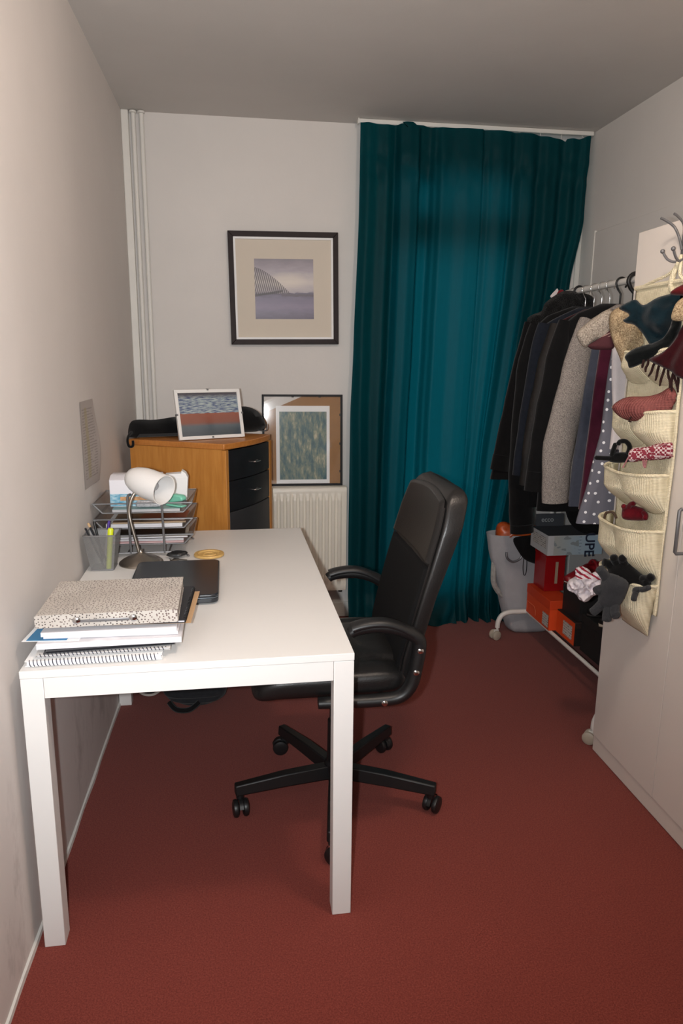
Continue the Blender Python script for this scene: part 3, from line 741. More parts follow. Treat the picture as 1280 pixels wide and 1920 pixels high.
# box file
z0, z1 = DZ + .0742, DZ + .1055
t = thing('box_file', 'grey box file with black speckled pattern on top of the stack', 'box file', (.21, 1.40, z0))
x0, x1, y0, y1, a = .048, .364, 1.280, 1.535, 1.4
rot_box(x0, x1, y0, y1, z0, z0 + .002, a).build('base', M_spot, t, .0005)
rot_box(x0, x1, y0, y1, z1 - .002, z1, a).build('lid', M_spot, t, .0006)
rot_box(x0 + .0, x1, y0 + .0006, y0 + .003, z0 + .002, z1 - .002, a).build('spine', M_spot, t)
rot_box(x0 + .006, x1 - .004, y0 + .004, y1 - .004, z0 + .002, z1 - .006, a).build('papers', M_pages, t)
rot_box(x0 + .001, x0 + .003, y0 + .003, y1 - .004, z0 + .002, z1 - .002, a).build('side_flap', M_spot, t)
rot_box(x1 - .003, x1 - .001, y0 + .003, y1 - .004, z0 + .002, z1 - .002, a).build('side_flap', M_spot, t)
zc = (z0 + z1) / 2 - .001; yy = y0 - .002
rot_box(.148, .258, y0 - .0035, y0 - .0005, zc - .004, zc + .003, a).build('label_holder', M_wire, t, .0012)
for x in (.140, .266):
    MB().lathe([(.009, 0), (.009, .003), (.006, .005), (.001, .006)], 16, Matrix.Translation((x, y0 - .001 + (x - .206) * .0245, zc + .002)) @ Matrix.Rotation(R(90), 4, 'X')).build('corner_stud', M_chrome, t)
# laptop
t = thing('laptop', 'closed graphite laptop lying on the desk behind the stack', 'laptop', (.30, 1.80, DZ))
c = Matrix.Translation((.316, 1.786, DZ)) @ Matrix.Rotation(R(1.2), 4, 'Z')
def rrect(hx, hy, r, n=6):
    o = []
    for cx, cy, a0 in ((hx - r, hy - r, 0), (-hx + r, hy - r, 90), (-hx + r, -hy + r, 180), (hx - r, -hy + r, 270)):
        for k in range(n + 1): q = R(a0 + 90 * k / n); o.append((cx + r * cos(q), cy + r * sin(q)))
    return o
MB().prism(rrect(.129, .181, .022), 2, .004, .018).xf(c).build('base', M_laptop, t, .003)
MB().prism(rrect(.1295, .1815, .022), 2, .0182, .0205).xf(c).build('trim', M_laptopedge, t, .0006)
MB().prism(rrect(.130, .182, .023), 2, .0207, .0300).xf(c).build('lid', M_laptop, t, .004, seg=3)
MB().box(-.020, -.004, -.05, -.002, .0300, .0303, c).build('sticker', mat('grey_sticker', (150, 148, 142), .6, var=.6, vscale=260), t)
for sx in (-.1, .1):
    for sy in (-.15, .15): MB().lathe([(.008, 0), (.008, .0045)], 10, c @ Matrix.Translation((sx, sy, 0))).build('foot', M_blackplastic, t)
# coaster
p = atZ(392, 1042, DZ)
t = thing('coaster', 'round pale wooden coaster lying on the desk beside the tray', 'coaster', (p.x, p.y, DZ))
M_coast = wood_mat('pale_bamboo', (214, 178, 112), (196, 156, 92), (6, 6, 1))
MB().lathe([(.044, 0), (.052, .002), (.053, .006), (.051, .010), (.040, .0105), (.036, .0065), (.001, .006)], 32, Matrix.Translation((p.x, p.y, DZ)), cap=False).build('dish', M_coast, t)
MB().lathe([(.017, .0055), (.019, .0085), (.024, .0085), (.026, .0055)], 28, Matrix.Translation((p.x, p.y, DZ)), cap=False).build('raised_ring', M_coast, t)
# desk lamp
bp = Vector((.178, 2.052, DZ))
t = thing('desk_lamp', 'small desk lamp with brushed steel stem and white glass shade', 'lamp', bp)
MB().lathe([(.0725, 0), (.0735, .002), (.072, .006), (.060, .015), (.042, .024), (.022, .032), (.010, .037), (.0075, .042), (.0075, .048)], 40, Matrix.Translation(bp)).build('base', M_steel, t, ang=50)
stem = smooth_path([(.172, 2.052, DZ + .04), (.160, 2.054, .815), (.149, 2.057, .868), (.146, 2.060, .902), (.153, 2.062, .935), (.166, 2.066, .960), (.174, 2.068, .972)], 6)
MB().tube(stem, .0058, 12).build('stem', M_steel, t, ang=60)
tail = Vector((.146, 2.092, 1.012)); mouth = Vector((.270, 1.998, .980)); ax = (mouth - tail); L = ax.length; Q = ax.to_track_quat('Z', 'Y').to_matrix().to_4x4(); SM = Matrix.Translation(tail) @ Q
M_opal = mat('white_opal_glass', (242, 240, 238), .22, coat=.3)
pr = [(.010, .0), (.022, .003), (.033, .014), (.042, .034), (.048, .062), (.0505, .092), (.050, L)]
MB().lathe(pr + [(.0470, L - .0005)] + [(r - .0035, max(zz, .006)) for r, zz in pr[::-1][1:-1]], 36, SM, cap=False).build('shade', M_opal, t, ang=60)
MB().lathe([(.014, .002), (.016, .004), (.016, .034), (.013, .036)], 16, SM).build('lamp_holder', M_trim, t)
n = N('clear_bulb'); n.set(Roughness=.08); n.b.inputs['Transmission Weight'].default_value = .15; n.col((.42, .43, .45, 1))
MB().lathe([(.010, .034), (.011, .046), (.016, .062), (.019, .080), (.018, .104), (.012, .122), (.002, .128)], 20, SM).build('bulb', n.m, t)
MB().tube([(.173, 2.068, .966), tuple(SM @ Vector((0, 0, .02)))], .008, 10).build('neck_joint', M_steel, t)
# pen pot
pc = Vector((.0645, 2.010, DZ))
t = thing('pen_pot', 'square silver wire-mesh pen pot by the left wall', 'pen pot', pc)
h0, h1, ph = .0355, .0510, .118
def pot(u, v):
    k = u * 4; i = int(k) % 4; f_ = k - int(k); hw = h0 + (h1 - h0) * v
    c = [(-1, -1), (1, -1), (1, 1), (-1, 1)]; a_, b_ = c[i], c[(i + 1) % 4]
    return pc + Vector(((a_[0] + (b_[0] - a_[0]) * f_) * hw, (a_[1] + (b_[1] - a_[1]) * f_) * hw, .002 + ph * v))
g = MB(); g.grid(lambda u, v: pot(u * .99999, v), 41, 12, uv=True); g.uv = [(u * .34, v * .118) for u, v in g.uv]
g.build('mesh_wall', M_mesh, t, smooth=False)
loop = [pc + Vector((a * h1, b * h1, ph + .002)) for a, b in rrect(1, 1, .12)]
MB().tube(loop, .0026, 6, closed=True).build('rim', M_wire, t)
loop = [pc + Vector((a * h0, b * h0, .003)) for a, b in rrect(1, 1, .12)]
MB().tube(loop, .0026, 6, closed=True).build('foot_ring', M_wire, t)
MB().box(pc.x - h0, pc.x + h0, pc.y - h0, pc.y + h0, DZ + .001, DZ + .0025).build('bottom', M_wire, t)
def stick(name, lb, cat, a, b, r, m, tip, tm, seg=8):
    t = thing(name, lb, cat, a, group='pens standing in the mesh pot'); a, b = Vector(a), Vector(b); d = (b - a); q = Matrix.Translation(a) @ d.to_track_quat('Z', 'Y').to_matrix().to_4x4(); L = d.length
    MB().lathe([(r * .9, 0), (r, .004), (r, L - tip), (r * .98, L - tip)], seg, q).build('barrel', m, t)
    MB().lathe([(r * 1.08, L - tip), (r * 1.08, L - .003), (r * .8, L)], seg, q).build('cap', tm, t)
M_yel = mat('fluorescent_yellow', (214, 226, 40), .4); M_yel.node_tree.nodes['Principled BSDF'].inputs['Roughness'].default_value = .4
zz = DZ + .004
stick('highlighter', 'fluorescent yellow highlighter standing in the mesh pot', 'highlighter', (.083, 1.985, zz), (.098, 1.978, zz + .137), .0085, M_yel, .038, M_yel, 14)
M_penwood = mat('bare_pencil_wood', (200, 166, 126), .7)
stick('pencil', 'dark pencil with a bare wooden end leaning in the mesh pot', 'pencil', (.078, 2.02, zz), (.026, 1.992, zz + .152), .0038, M_darkcover, .014, M_penwood, 6)
stick('pencil', 'black pencil lying against the wall side of the mesh pot', 'pencil', (.070, 1.99, zz), (.020, 1.975, zz + .140), .0036, M_darkcover, .006, M_darkcover, 6)
stick('ballpoint_pen', 'black pen leaning beside the pencils in the mesh pot', 'pen', (.060, 2.03, zz), (.034, 2.045, zz + .145), .0042, M_blackplastic, .03, M_blackplastic, 10)
stick('ballpoint_pen', 'clear pen with a purple cap standing in the mesh pot', 'pen', (.062, 2.02, zz), (.085, 2.03, zz + .150), .0042, mat('clear_barrel', (196, 196, 205), .2), .03, mat('purple_cap', (64, 36, 130), .4), 10)
# letter tray
TX0, TX1, TY0, TY1 = .010, .345, 2.155, 2.415
t = thing('letter_tray', 'three-tier silver wire-mesh letter tray standing on the desk', 'letter tray', ((TX0 + TX1) / 2, 2.28, DZ))
TZ = [.792, .850, .906]
for k, zr in enumerate(TZ):
    ti = MB(); ins = .030; d = .034
    def trw(u, v):
        q = u * 3; i = min(2, int(q)); f_ = q - i; n_ = ins * (1 - v)
        c = [(TX0 + n_, TY0 + n_ * .2), (TX0 + n_, TY1 - n_), (TX1 - n_, TY1 - n_), (TX1 - n_, TY0 + n_ * .2)]
        a_, b_ = c[i], c[i + 1]; return (a_[0] + (b_[0] - a_[0]) * f_, a_[1] + (b_[1] - a_[1]) * f_, zr - d * (1 - v))
    ti.grid(trw, 31, 5, uv=True); ti.uv = [(u * .85, v * .045) for u, v in ti.uv]
    base = ti.build('tier', M_mesh, t, smooth=False)
    g = MB(); g.grid(lambda u, v: (TX0 + ins + (TX1 - TX0 - 2 * ins) * u, TY0 + .006 + (TY1 - TY0 - ins - .006) * v, zr - d), 2, 2, uv=True); g.uv = [(u * .3, v * .24) for u, v in g.uv]
    g.build('tier_floor', M_mesh, base)
    MB().tube([(TX0 + ins, TY0 + .006, zr - d), (TX0, TY0, zr), (TX0, TY1, zr), (TX1, TY1, zr), (TX1, TY0, zr), (TX1 - ins, TY0 + .006, zr - d)], .0028, 6).build('rim_wire', M_wire, base)
    MB().tube([(TX0 + ins, TY0 + .006, zr - d), (TX1 - ins, TY0 + .006, zr - d)], .0028, 6).build('front_wire', M_wire, base)
    MB().tube([(TX0, TY0, zr), (TX1, TY0, zr)], .0028, 6).build('front_rail', M_wire, base)
for x in (.132, .247):
    MB().tube(smooth_path([(x, TY0 - .012, DZ + .008), (x - .002, TY0 - .010, .80), (x - .004, TY0 - .008, .90), (x - .003, TY0 - .002, .932), (x + .004, TY0 + .012, .936)], 5), .0042, 8).build('post', M_greymetal, t)
for y in (TY0 - .012, TY1 - .03):
    MB().tube(smooth_path([(.045, y, DZ + .004), (.06, y, DZ + .010), (.10, y, DZ + .011), (.285, y, DZ + .011), (.315, y - .01, DZ + .008), (.332, y - .03, DZ + .004)], 4), .0036, 8).build('foot_rail', M_wire, t)
for x in (.12, .26):
    MB().tube([(x, TY0 - .012, DZ + .010), (x, TY1 - .03, DZ + .010)], .003, 6).build('base_wire', M_wire, t)
    MB().tube([(x, TY1 - .03, DZ + .010), (x, TY1 - .03, .90)], .0036, 6).build('rear_post', M_greymetal, t)
# paper things in the tray
def sheets(name, lb, cat, x0, x1, y0, y1, z0, z1, a, m, cover=None):
    t = thing(name, lb, cat, ((x0 + x1) / 2, (y0 + y1) / 2, z0), group='papers in the letter tray')
    rot_box(x0, x1, y0, y1, z0, z1 - .0006, a).build('pages', m, t); rot_box(x0 - .001, x1 + .001, y0 - .001, y1, z1 - .0006, z1, a).build('cover', cover or M_paper, t)
f0, f1, f2 = [q - .0335 for q in TZ]
sheets('magazine', 'pinkish magazine lying at the bottom of the lowest tray', 'magazine', .048, .310, 2.170, 2.36, f0, f0 + .007, .5, page_mat('pink_pages', (206, 176, 176)), mat('pink_cover', (190, 120, 120), .4))
sheets('magazine', 'glossy magazine with grey pages in the lowest tray', 'magazine', .052, .312, 2.172, 2.36, f0 + .0075, f0 + .017, -.8, M_pagesg, mat('mag_cover', (88, 84, 80), .3, var=.7, vscale=25))
sheets('booklet', 'white booklet poking out at the end of the lowest tray', 'booklet', .09, .322, 2.176, 2.35, f0 + .0175, f0 + .0225, 1.5, M_pages, mat('mag_cover_b', (190, 186, 176), .4, var=.4, vscale=30))
sheets('magazine', 'dark-covered magazine on top in the lowest tray', 'magazine', .07, .31, 2.185, 2.35, f0 + .0232, f0 + .0282, 3, M_pagesg, mat('mag_cover_c', (64, 58, 52), .35, var=.6, vscale=30))
sheets('paper_pile', 'white paper pile in the middle tray', 'paper', .048, .308, 2.170, 2.36, f1, f1 + .013, 0, M_pages)
sheets('booklet', 'brown brochure lying on the papers in the middle tray', 'brochure', .068, .318, 2.176, 2.355, f1 + .0135, f1 + .019, 1, page_mat('tan_pages', (176, 152, 124)), mat('tan_cover', (142, 112, 84), .35, c2=(96, 76, 60), vscale=14))
sheets('booklet', 'reddish leaflet at the top of the middle tray', 'leaflet', .16, .318, 2.20, 2.35, f1 + .0195, f1 + .0215, -3, M_pagesg, mat('red_leaflet', (150, 84, 66), .4))
sheets('paper_pile', 'grey paper pile at the bottom of the top tray', 'paper', .07, .30, 2.171, 2.36, f2, f2 + .010, 1, M_pagesg, mat('aqua_cover', (150, 178, 176), .5))
# white carton, roll of paper and stapler in the top tray
t = thing('tissue_carton', 'white carton with a blue printed band in the top tray', 'carton', (.14, 2.27, f2 + .011))
cx0, cx1, cy0, cy1, cz0, cz1 = .058, .235, 2.215, 2.325, f2 + .0105, .992
M_ct = mat('white_carton', (232, 230, 236), .6)
MB().prism([(cy0, cz0), (cy1, cz0), (cy1, cz1 - .012), (cy1 - .02, cz1), (cy0 + .03, cz1), (cy0, cz1 - .014)], 0, cx0, cx1).build('box', M_ct, t, .002)
n = N('blue_wave_print'); n.set(Roughness=.5); a = n.noise(n.coord('UV', (3, 9, 1)), 2.5, 3); n.col(n.ramp(a, [(.4, lin((58, 140, 178))), (.5, lin((120, 182, 206))), (.62, lin((206, 222, 230)))]))
g = print_quad(cx0 + .001, cx1 - .001, cz0 + .002, cz0 + .046, cy0 - .0006); g.build('blue_band', n.m, t)
g = print_quad(cx0 + .035, cx0 + .135, cz0 + .022, cz0 + .036, cy0 - .0010); g.build('orange_motif', mat('orange_motif', (206, 156, 108), .5, var=.4, vscale=60), t)
MB().box(cx0 + .02, cx1 - .01, cy0 + .0315, cy0 + .0325, cz1, cz1 + .0004).build('slot', M_greymetal, t)
t = thing('note_block', 'white folded paper block behind the mint stapler', 'paper', (.29, 2.33, f2 + .011))
MB().prism([(.240, f2 + .0105), (.316, f2 + .0105), (.322, .968), (.314, .985), (.300, .994), (.298, .984), (.240, .980)], 1, 2.315, 2.36).build('block', M_paper, t, .001)
MB().box(.242, .314, 2.3135, 2.3148, f2 + .03, .970).build('front_sheet', M_paper, t)
t = thing('stapler', 'mint green stapler lying in the top tray', 'stapler', (.29, 2.22, f2 + .011))
M_mint = mat('mint_plastic', (128, 206, 180), .4)
Q = Matrix.Translation((.257, 2.226, f2 + .0115)) @ Matrix.Rotation(R(-36), 4, 'Z') @ Matrix.Scale(.85, 4)
MB().prism([(0, 0), (.088, 0), (.088, .007), (0, .009)], 1, -.017, .017).xf(Q).build('base', M_mint, t, .003)
Q2 = Q @ Matrix.Translation((0, 0, .018)) @ Matrix.Rotation(R(-9), 4, 'Y')
MB().prism([(-.004, -.008), (.088, -.004), (.092, .008), (.080, .020), (.04, .028), (.005, .024), (-.006, .012)], 1, -.016, .016).xf(Q2).build('handle', M_mint, t, .006, seg=3)
MB().box(.03, .095, -.008, .008, -.010, -.0035, Q2).build('magazine_rail', M_greymetal, t)
t = thing('tape_roll', 'clear plastic wrapped roll lying in front of the white carton', 'packet', (.24, 2.19, f2 + .011))
MB().tube(smooth_path([(.150, 2.193, f2 + .0235), (.18, 2.190, f2 + .0245), (.215, 2.189, f2 + .0245), (.235, 2.193, f2 + .0235)], 4), [.006] + [.012] * 11 + [.006], 10).build('packet', mat('crinkled_film', (208, 208, 212), .15, var=.4, vscale=90, bump=.8, bscale=120, bdist=.004), t)
# keys and coin beside the lamp foot
t = thing('key_bunch', 'bunch of keys with a black fob in front of the letter tray', 'keys', (.285, 2.10, DZ))
blob(None, (.292, 2.105, DZ + .014), (0, -.35, 1), .008, .008, world=[Vector((.292 + .034 * cos(q) * (1 + .25 * sin(2 * q)), 2.105 + .016 * sin(q), DZ + .014 + .0056 * sin(q))) for q in [2 * pi * k / 14 for k in range(14)]], smooth=1, step=.006).build('fob', M_blackplastic, t)
MB().tube([(.279 + .011 * cos(q), 2.085 + .011 * sin(q), DZ + .0025) for q in [2 * pi * k / 20 for k in range(20)]], .0011, 6, closed=True).build('ring', M_chrome, t)
for a in (-20, -50, -80):
    Q = Matrix.Translation((.281, 2.078, DZ + .0012 + (a + 80) * .00003)) @ Matrix.Rotation(R(a), 4, 'Z')
    MB().prism([(0, -.010), (.012, -.012), (.020, -.006), (.022, -.0035), (.048, -.0035), (.052, 0), (.048, .0035), (.022, .0035), (.020, .006), (.012, .012), (0, .010)], 2, 0, .0018).xf(Q).build('key', M_steel, t)

# ================================================================== UNDER THE DESK
t = thing('backpack', 'dark ribbed backpack lying on the carpet under the desk', 'backpack', (.30, 2.47, 0))
bgm = MB()
def bp_(u, v):
    a = 2 * pi * u; b = pi * v; e = .7
    ca = abs(cos(a)) ** e * (1 if cos(a) > 0 else -1); sa = abs(sin(a)) ** e * (1 if sin(a) > 0 else -1)
    x = .318 + .132 * sin(b) ** .8 * ca; y = 2.462 + .088 * sin(b) ** .8 * sa; z = .062 - .060 * cos(b) + .012 * sin(b) * cos(a * 2)
    y -= .006 * sin(z * 240) * max(0, -sa) * sin(b) * (1 if abs(x - .30) < .10 else 0)
    return (x + .02 * sin(b) * noise.noise(Vector((a, b, 3))), y, z)
bgm.grid(bp_, 64, 40, cu=True).build('body', cloth('charcoal_mesh_cloth', (44, 45, 48), .2, 60), t, ang=80)
MB().tube(smooth_path([(.21, 2.385, .035), (.24, 2.360, .014), (.29, 2.356, .012), (.33, 2.372, .035)], 5), .011, 8).build('strap', cloth('black_strap', (24, 24, 25)), t)
t = thing('round_badge_disc', 'black disc with a pale rim standing beside the backpack', 'disc', (.115, 2.50, 0))
Q = Matrix.Translation((.116, 2.525, .069)) @ Matrix.Rotation(R(80), 4, 'X')
MB().lathe([(.001, -.004), (.060, -.004), (.060, .0), (.001, .0)], 36, Q, cap=False).build('disc', M_blackplastic, t)
MB().lathe([(.056, -.006), (.0655, -.006), (.0665, 0), (.0655, .005), (.056, .005), (.056, -.006)], 40, Q, cap=False).build('rim', mat('pale_rubber', (190, 184, 176), .6), t)
MB().lathe([(.001, .0015), (.010, .0015), (.010, .0), (.016, .0), (.016, .0016), (.022, .0016), (.022, 0)], 9, Q @ Matrix.Translation((.004, -.022, 0)), cap=False).build('emblem', M_paper, t)
for k in range(6):
    q = R(215 + 22 * k); MB().box(-.004, .004, -.003, .003, 0, .0014, Q @ Matrix.Translation((.043 * cos(q), .043 * sin(q), 0)) @ Matrix.Rotation(q, 4, 'Z')).build('emblem_mark', M_paper, t)

# ================================================================== WARDROBE
WXF, WYE, WH = 1.7776, 1.892, 1.80
t = thing('wardrobe', 'white flat-door wardrobe standing along the right wall', 'wardrobe', (2.03, 1.3, 0))
DWD = .386; WY0 = WYE - 3 * DWD - .004
MB().box(WXF + .019, RW - .012, WY0, WYE, .058, WH).build('carcass', M_wardrobe, t, .0015)
MB().box(WXF + .022, RW - .03, WY0 + .004, WYE - .004, 0, .058).build('plinth', M_wardrobe, t, .001)
MB().box(WXF + .004, WXF + .019, WY0 + .002, WYE - .001, .003, .060).build('kick_board', M_wardrobe, t, .001)
for k in range(3):
    y1 = WYE - k * DWD - .0012; y0 = y1 - DWD + .0028
    dr = MB().box(WXF, WXF + .018, y0, y1, .063, WH).build('door', M_wardrobe, t, .0015)
    if k:
        yh = y1 - .024; x = WXF
        MB().tube([(x, yh, .995), (x - .028, yh, .995), (x - .032, yh, .991), (x - .032, yh, .869), (x - .028, yh, .865), (x, yh, .865)], .0052, 8).build('handle', M_greymetal, dr, ang=60)
# over-door hook
HY = 1.640
t = thing('door_hook', 'brushed metal double hook hung over the wardrobe door', 'hook', (WXF, HY, 1.7))
MB().box(WXF - .0035, WXF - .001, HY - .012, HY + .012, 1.685, WH + .003).box(WXF - .0035, WXF + .021, HY - .012, HY + .012, WH + .0010, WH + .0035).build('strap', M_greymetal, t, .0008)
for sg in (-1, 1):
    MB().tube(smooth_path([(WXF - .004, HY + sg * .006, 1.715), (WXF - .012, HY + sg * .010, 1.745), (WXF - .024, HY + sg * .022, 1.778), (WXF - .050, HY + sg * .030, 1.797), (WXF - .062, HY + sg * .032, 1.802)], 5), .0036, 8).build('upper_prong', M_greymetal, t)
    pr_ = smooth_path([(WXF - .004, HY + sg * .004, 1.690), (WXF - .018, HY + sg * .010, 1.682), (WXF - .036, HY + sg * .020, 1.690), (WXF - .050, HY + sg * .026, 1.712)], 5)
    lp = MB().tube(pr_, .0036, 8).build('lower_prong', M_greymetal, t)
    MB().lathe([(.001, -.0065)] + [(.0065 * sin(pi * k / 8), -.0065 * cos(pi * k / 8)) for k in range(1, 8)] + [(.001, .0065)], 12, Matrix.Translation(pr_[-1])).build('ball_end', M_greymetal, lp)
for zz in (1.738, 1.722): MB().lathe([(.004, 0), (.004, .001), (.002, .002)], 10, Matrix.Translation((WXF - .0035, HY, zz)) @ Matrix.Rotation(R(-90), 4, 'Y')).build('rivet', M_chrome, t)

# ================================================================== KNITTED POCKET ORGANISER
OY0, OY1, OX = 1.575, 1.858, WXF - .006
t = thing('pocket_organiser', 'cream knitted hanging organiser with rows of pockets on the wardrobe door', 'organiser', (OX, 1.72, 1.0))
def bk(u, v):
    z = 1.628 - (1.628 - .64) * v; y = OY0 + (OY1 - OY0) * u
    return (OX - .003 + .002 * noise.noise(Vector((y * 9, z * 9, 0))), y + .004 * sin(z * 21) * (1 if u > .5 else -1), z)
MB().grid(bk, 24, 60).build('backing', M_cream, t, solid=.004, ang=80)
MB().tube([(OX - .006, OY0, 1.628), (OX - .006, OY1, 1.628)], .007, 8).build('top_hem', M_cream, t)
MB().tube([(OX - .006, OY0 - .002, 1.63)] + [(OX - .006, OY0 - .003 + .004 * sin(k), 1.6 - k * .1) for k in range(10)] + [(OX - .006, OY0, .645)], .005, 8).build('side_hem', M_cream, t)
# cords from the hook to the top corners
for k, (y, ph) in enumerate(((OY0 + .03, 0), (OY1 - .03, 2))):
    pts = smooth_path([(WXF - .008, HY, 1.700), (WXF - .010, HY + .010 * (1 if k else -.6), 1.675), (WXF - .012, HY + (y - HY) * .25, 1.652), (OX - .010, HY + (y - HY) * .6, 1.640), (OX - .008, y, 1.628)], 6)
    MB().tube(pts, .0045, 8).build('cord', M_cream, t)
MB().tube(smooth_path([(WXF - .010, HY + .004, 1.688), (WXF - .016, HY + .012, 1.655), (WXF - .018, HY + .020, 1.625), (WXF - .014, HY + .018, 1.60)], 6), [.004 + .004 * sin(pi * i / 18) for i in range(19)], 8).build('cord_tail', M_cream, t)
def pocket(zr, hgt, dep, tri=0, openk=1.0, y0=OY0 - .002, y1=OY1 + .004, seed=0, lobes=2):
    def fn(u, v):
        s = u * 2 - 1
        yy = (y0 + y1) / 2 + (y1 - y0) / 2 * s * (1 - tri * .55 * v)
        if tri: yy += -.05 * v * tri
        lob = abs(sin(pi * u * lobes)) ** .5 if lobes > 1 else 1
        hz = hgt * (.80 + .20 * lob)
        z = zr - hz * v - .012 * (1 - s * s) * (1 - v)
        edge_ = (1 - abs(s) ** 5) ** .6 if abs(s) < 1 else 0
        pr_ = (openk * (1 - v) ** 1.2 + (sin(pi * min(1, v * 1.02)) ** .7) * .55)
        bul = dep * edge_ * min(1, pr_) * (1 - .30 * (1 - lob) * min(1, v * 2.5))
        bul *= math.sqrt(max(0, 1 - v ** 6))
        return (OX - .008 - bul + .003 * noise.noise(Vector((yy * 20, z * 20, seed))), yy, z)
    p = MB().grid(fn, 60, 26).build('pocket', M_cream, t, solid=.004, ang=80)
    MB().tube([Vector(fn(k / 40, 0)) + Vector((0, 0, .001)) for k in range(41)], .0055, 8).build('pocket_hem', M_cream, p)
pocket(1.440, .105, .050, seed=1)
pocket(1.262, .125, .066, seed=2)
pocket(1.075, .125, .078, seed=3)
pocket(.905, .165, .082, seed=4)
pocket(.735, .170, .060, tri=.9, seed=5, lobes=1)

# ================================================================== CLOTHES RACK
RKX0, RKX1, RKY0, RKY1, RKC, RKZ = 1.802, 2.268, 1.930, 2.955, 2.05, 1.715
t = thing('clothes_rack', 'white tubular clothes rack on castors along the right wall', 'clothes rack', (RKC, 2.45, 0))
MB().tube([(RKC, RKY0 - .012, RKZ), (RKC, RKY1 + .012, RKZ)], .0135, 16).build('hanging_rod', M_rackwhite, t)
for y in (RKY0, RKY1):
    ft = MB().tube(smooth_path([(RKX0, y, .062), (RKX0 + .003, y, .095), (RKX0 + .022, y, .128), (RKX0 + .060, y, .142), (RKX0 + .11, y, .143), (RKC, y, .143), (RKX1 - .11, y, .143), (RKX1 - .06, y, .142), (RKX1 - .022, y, .128), (RKX1 - .003, y, .095), (RKX1, y, .062)], 5), .0125, 14).build('foot', M_rackwhite, t, ang=60)
    MB().tube([(RKC, y, .145), (RKC, y, RKZ)], .0125, 14).build('upright', M_rackwhite, t)
    for x, a in ((RKX0, 20), (RKX1, 200)):
        cm = Matrix.Translation((x, y, 0)) @ Matrix.Rotation(R(a + y * 60), 4, 'Z')
        w = MB(); w.lathe([(.006, .046), (.006, .066)], 10, cm)
        w.add(*(lambda q: (q.v, q.f))(MB().box(-.006, .016, -.006, .006, .026, .052, cm)))
        w.build('castor_stem', M_rackwhite, ft)
        for sg in (-1, 1):
            MB().lathe([(.004, 0), (.020, 0), (.0245, .003), (.0245, .012), (.019, .016), (.004, .016)], 20, cm @ Matrix.Translation((.012, sg * .0065, .0245)) @ Matrix.Rotation(R(-90 * sg), 4, 'X')).build('castor_wheel', M_caster, ft)
for x in (1.957, 2.145):
    MB().tube([(x, RKY0, .143), (x, RKY1, .143)], .009, 12).build('shelf_bar', M_rackwhite, t)

# ================================================================== CLOTHES
def wig(p, s, f=7): return noise.noise(Vector((p[0] * f, p[1] * f, p[2] * f + s)))
def garment(name, label, cat, y, m, left, hem, th=.026, sleeve=None, sl_m=None, collar=None, right=2.27, seed=0, shoulder_z=1.60):
    """left: list of (z, x) for the front outline of the body; sleeve: list of (z, x centre, radius)"""
    t = thing(name, label, cat, (RKC, y, hem), group='clothes hanging on the rack')
    left = sorted(left, reverse=True); zt = left[0][0]
    def lx(z):
        for (z0, a), (z1, b) in zip(left, left[1:]):
            if z0 >= z >= z1:
                k = (z0 - z) / (z0 - z1); return a + (b - a) * k
        return left[-1][1] if z < left[-1][0] else left[0][1]
    def fn(u, v):
        z = zt + (hem - zt) * v; a = 2 * pi * u; l = lx(z); r = RKC + min(right - RKC, (RKC - l) * 1.0) ; c = (l + r) / 2; hw = (r - l) / 2
        ca, sa = cos(a), sin(a); ce = abs(ca) ** .8 * (1 if ca > 0 else -1); se = abs(sa) ** .6 * (1 if sa > 0 else -1)
        k = min(1, v / .10); thk = th * (.45 + .55 * math.sqrt(k)) * (1 + .10 * v)
        x = c + hw * ce; yy = y + thk * se
        f_ = (.25 + v) * .006; yy += f_ * wig((x * 2.5, u * 3, z * .5), seed)
        x += .010 * v * wig((u * 2, 0, z), seed + 3, 4)
        return (x, yy, z)
    b = MB(); b.grid(fn, 56, 44, cu=True, uv=True); b.uv = [(abs(u - .5) * 1.15, v * (zt - hem)) for u, v in b.uv]
    n_ = len(b.v); b.f += [tuple(range(56))[::-1], tuple(n_ - 56 + k for k in range(56))]; b.mi += [0, 0]
    b.build('body', m, t, ang=80)
    if sleeve:
        pts = smooth_path([(x, y - yo, z) for z, x, r, yo in sleeve], 5); rr = []
        for i in range(len(pts)):
            k = i / (len(pts) - 1) * (len(sleeve) - 1); j = min(len(sleeve) - 2, int(k)); f_ = k - j; rr.append(sleeve[j][2] * (1 - f_) + sleeve[j + 1][2] * f_)
        s = MB(); s.tube(pts, rr, 18, up=(0, 1, 0), flat=.55)
        s.v = [p + Vector((.005 * wig(p, seed + 5, 11), .005 * wig(p, seed + 6, 11), 0)) for p in s.v]
        sl = s.build('sleeve', sl_m or m, t, ang=70)
        pe = pts[-1]; MB().tube([pts[-3] + Vector((0, 0, .008)), pe + Vector((0, 0, -.003))], rr[-1] * 1.03, 18, up=(0, 1, 0), flat=.6).build('cuff', sl_m or m, sl, ang=60)
    if collar:
        MB().tube(smooth_path([(RKC - .085, y, zt - .035), (RKC - .06, y - .022, zt + .012), (RKC, y - .026, zt + .030), (RKC + .06, y - .02, zt + .012)], 4), .020, 10).build('collar', collar, t)
    return t
C_blk = cloth('black_wool', (17, 16, 17), .25, 50)
C_blk2 = cloth('black_cotton', (20, 20, 21), .2, 30)
C_navy = cloth('dark_navy_cloth', (29, 33, 42), .2, 40)
C_fleece = mat('grey_melange_fleece', (172, 164, 156), .95, vscale=360, c2=(104, 98, 96), bump=.8, bscale=260, bdist=.004, spec=.1)
C_burg = cloth('burgundy_velvet', (70, 20, 40), .3, 20, sheen=.3)
C_maroon = cloth('dark_maroon_cloth', (56, 18, 22), .3, 30)
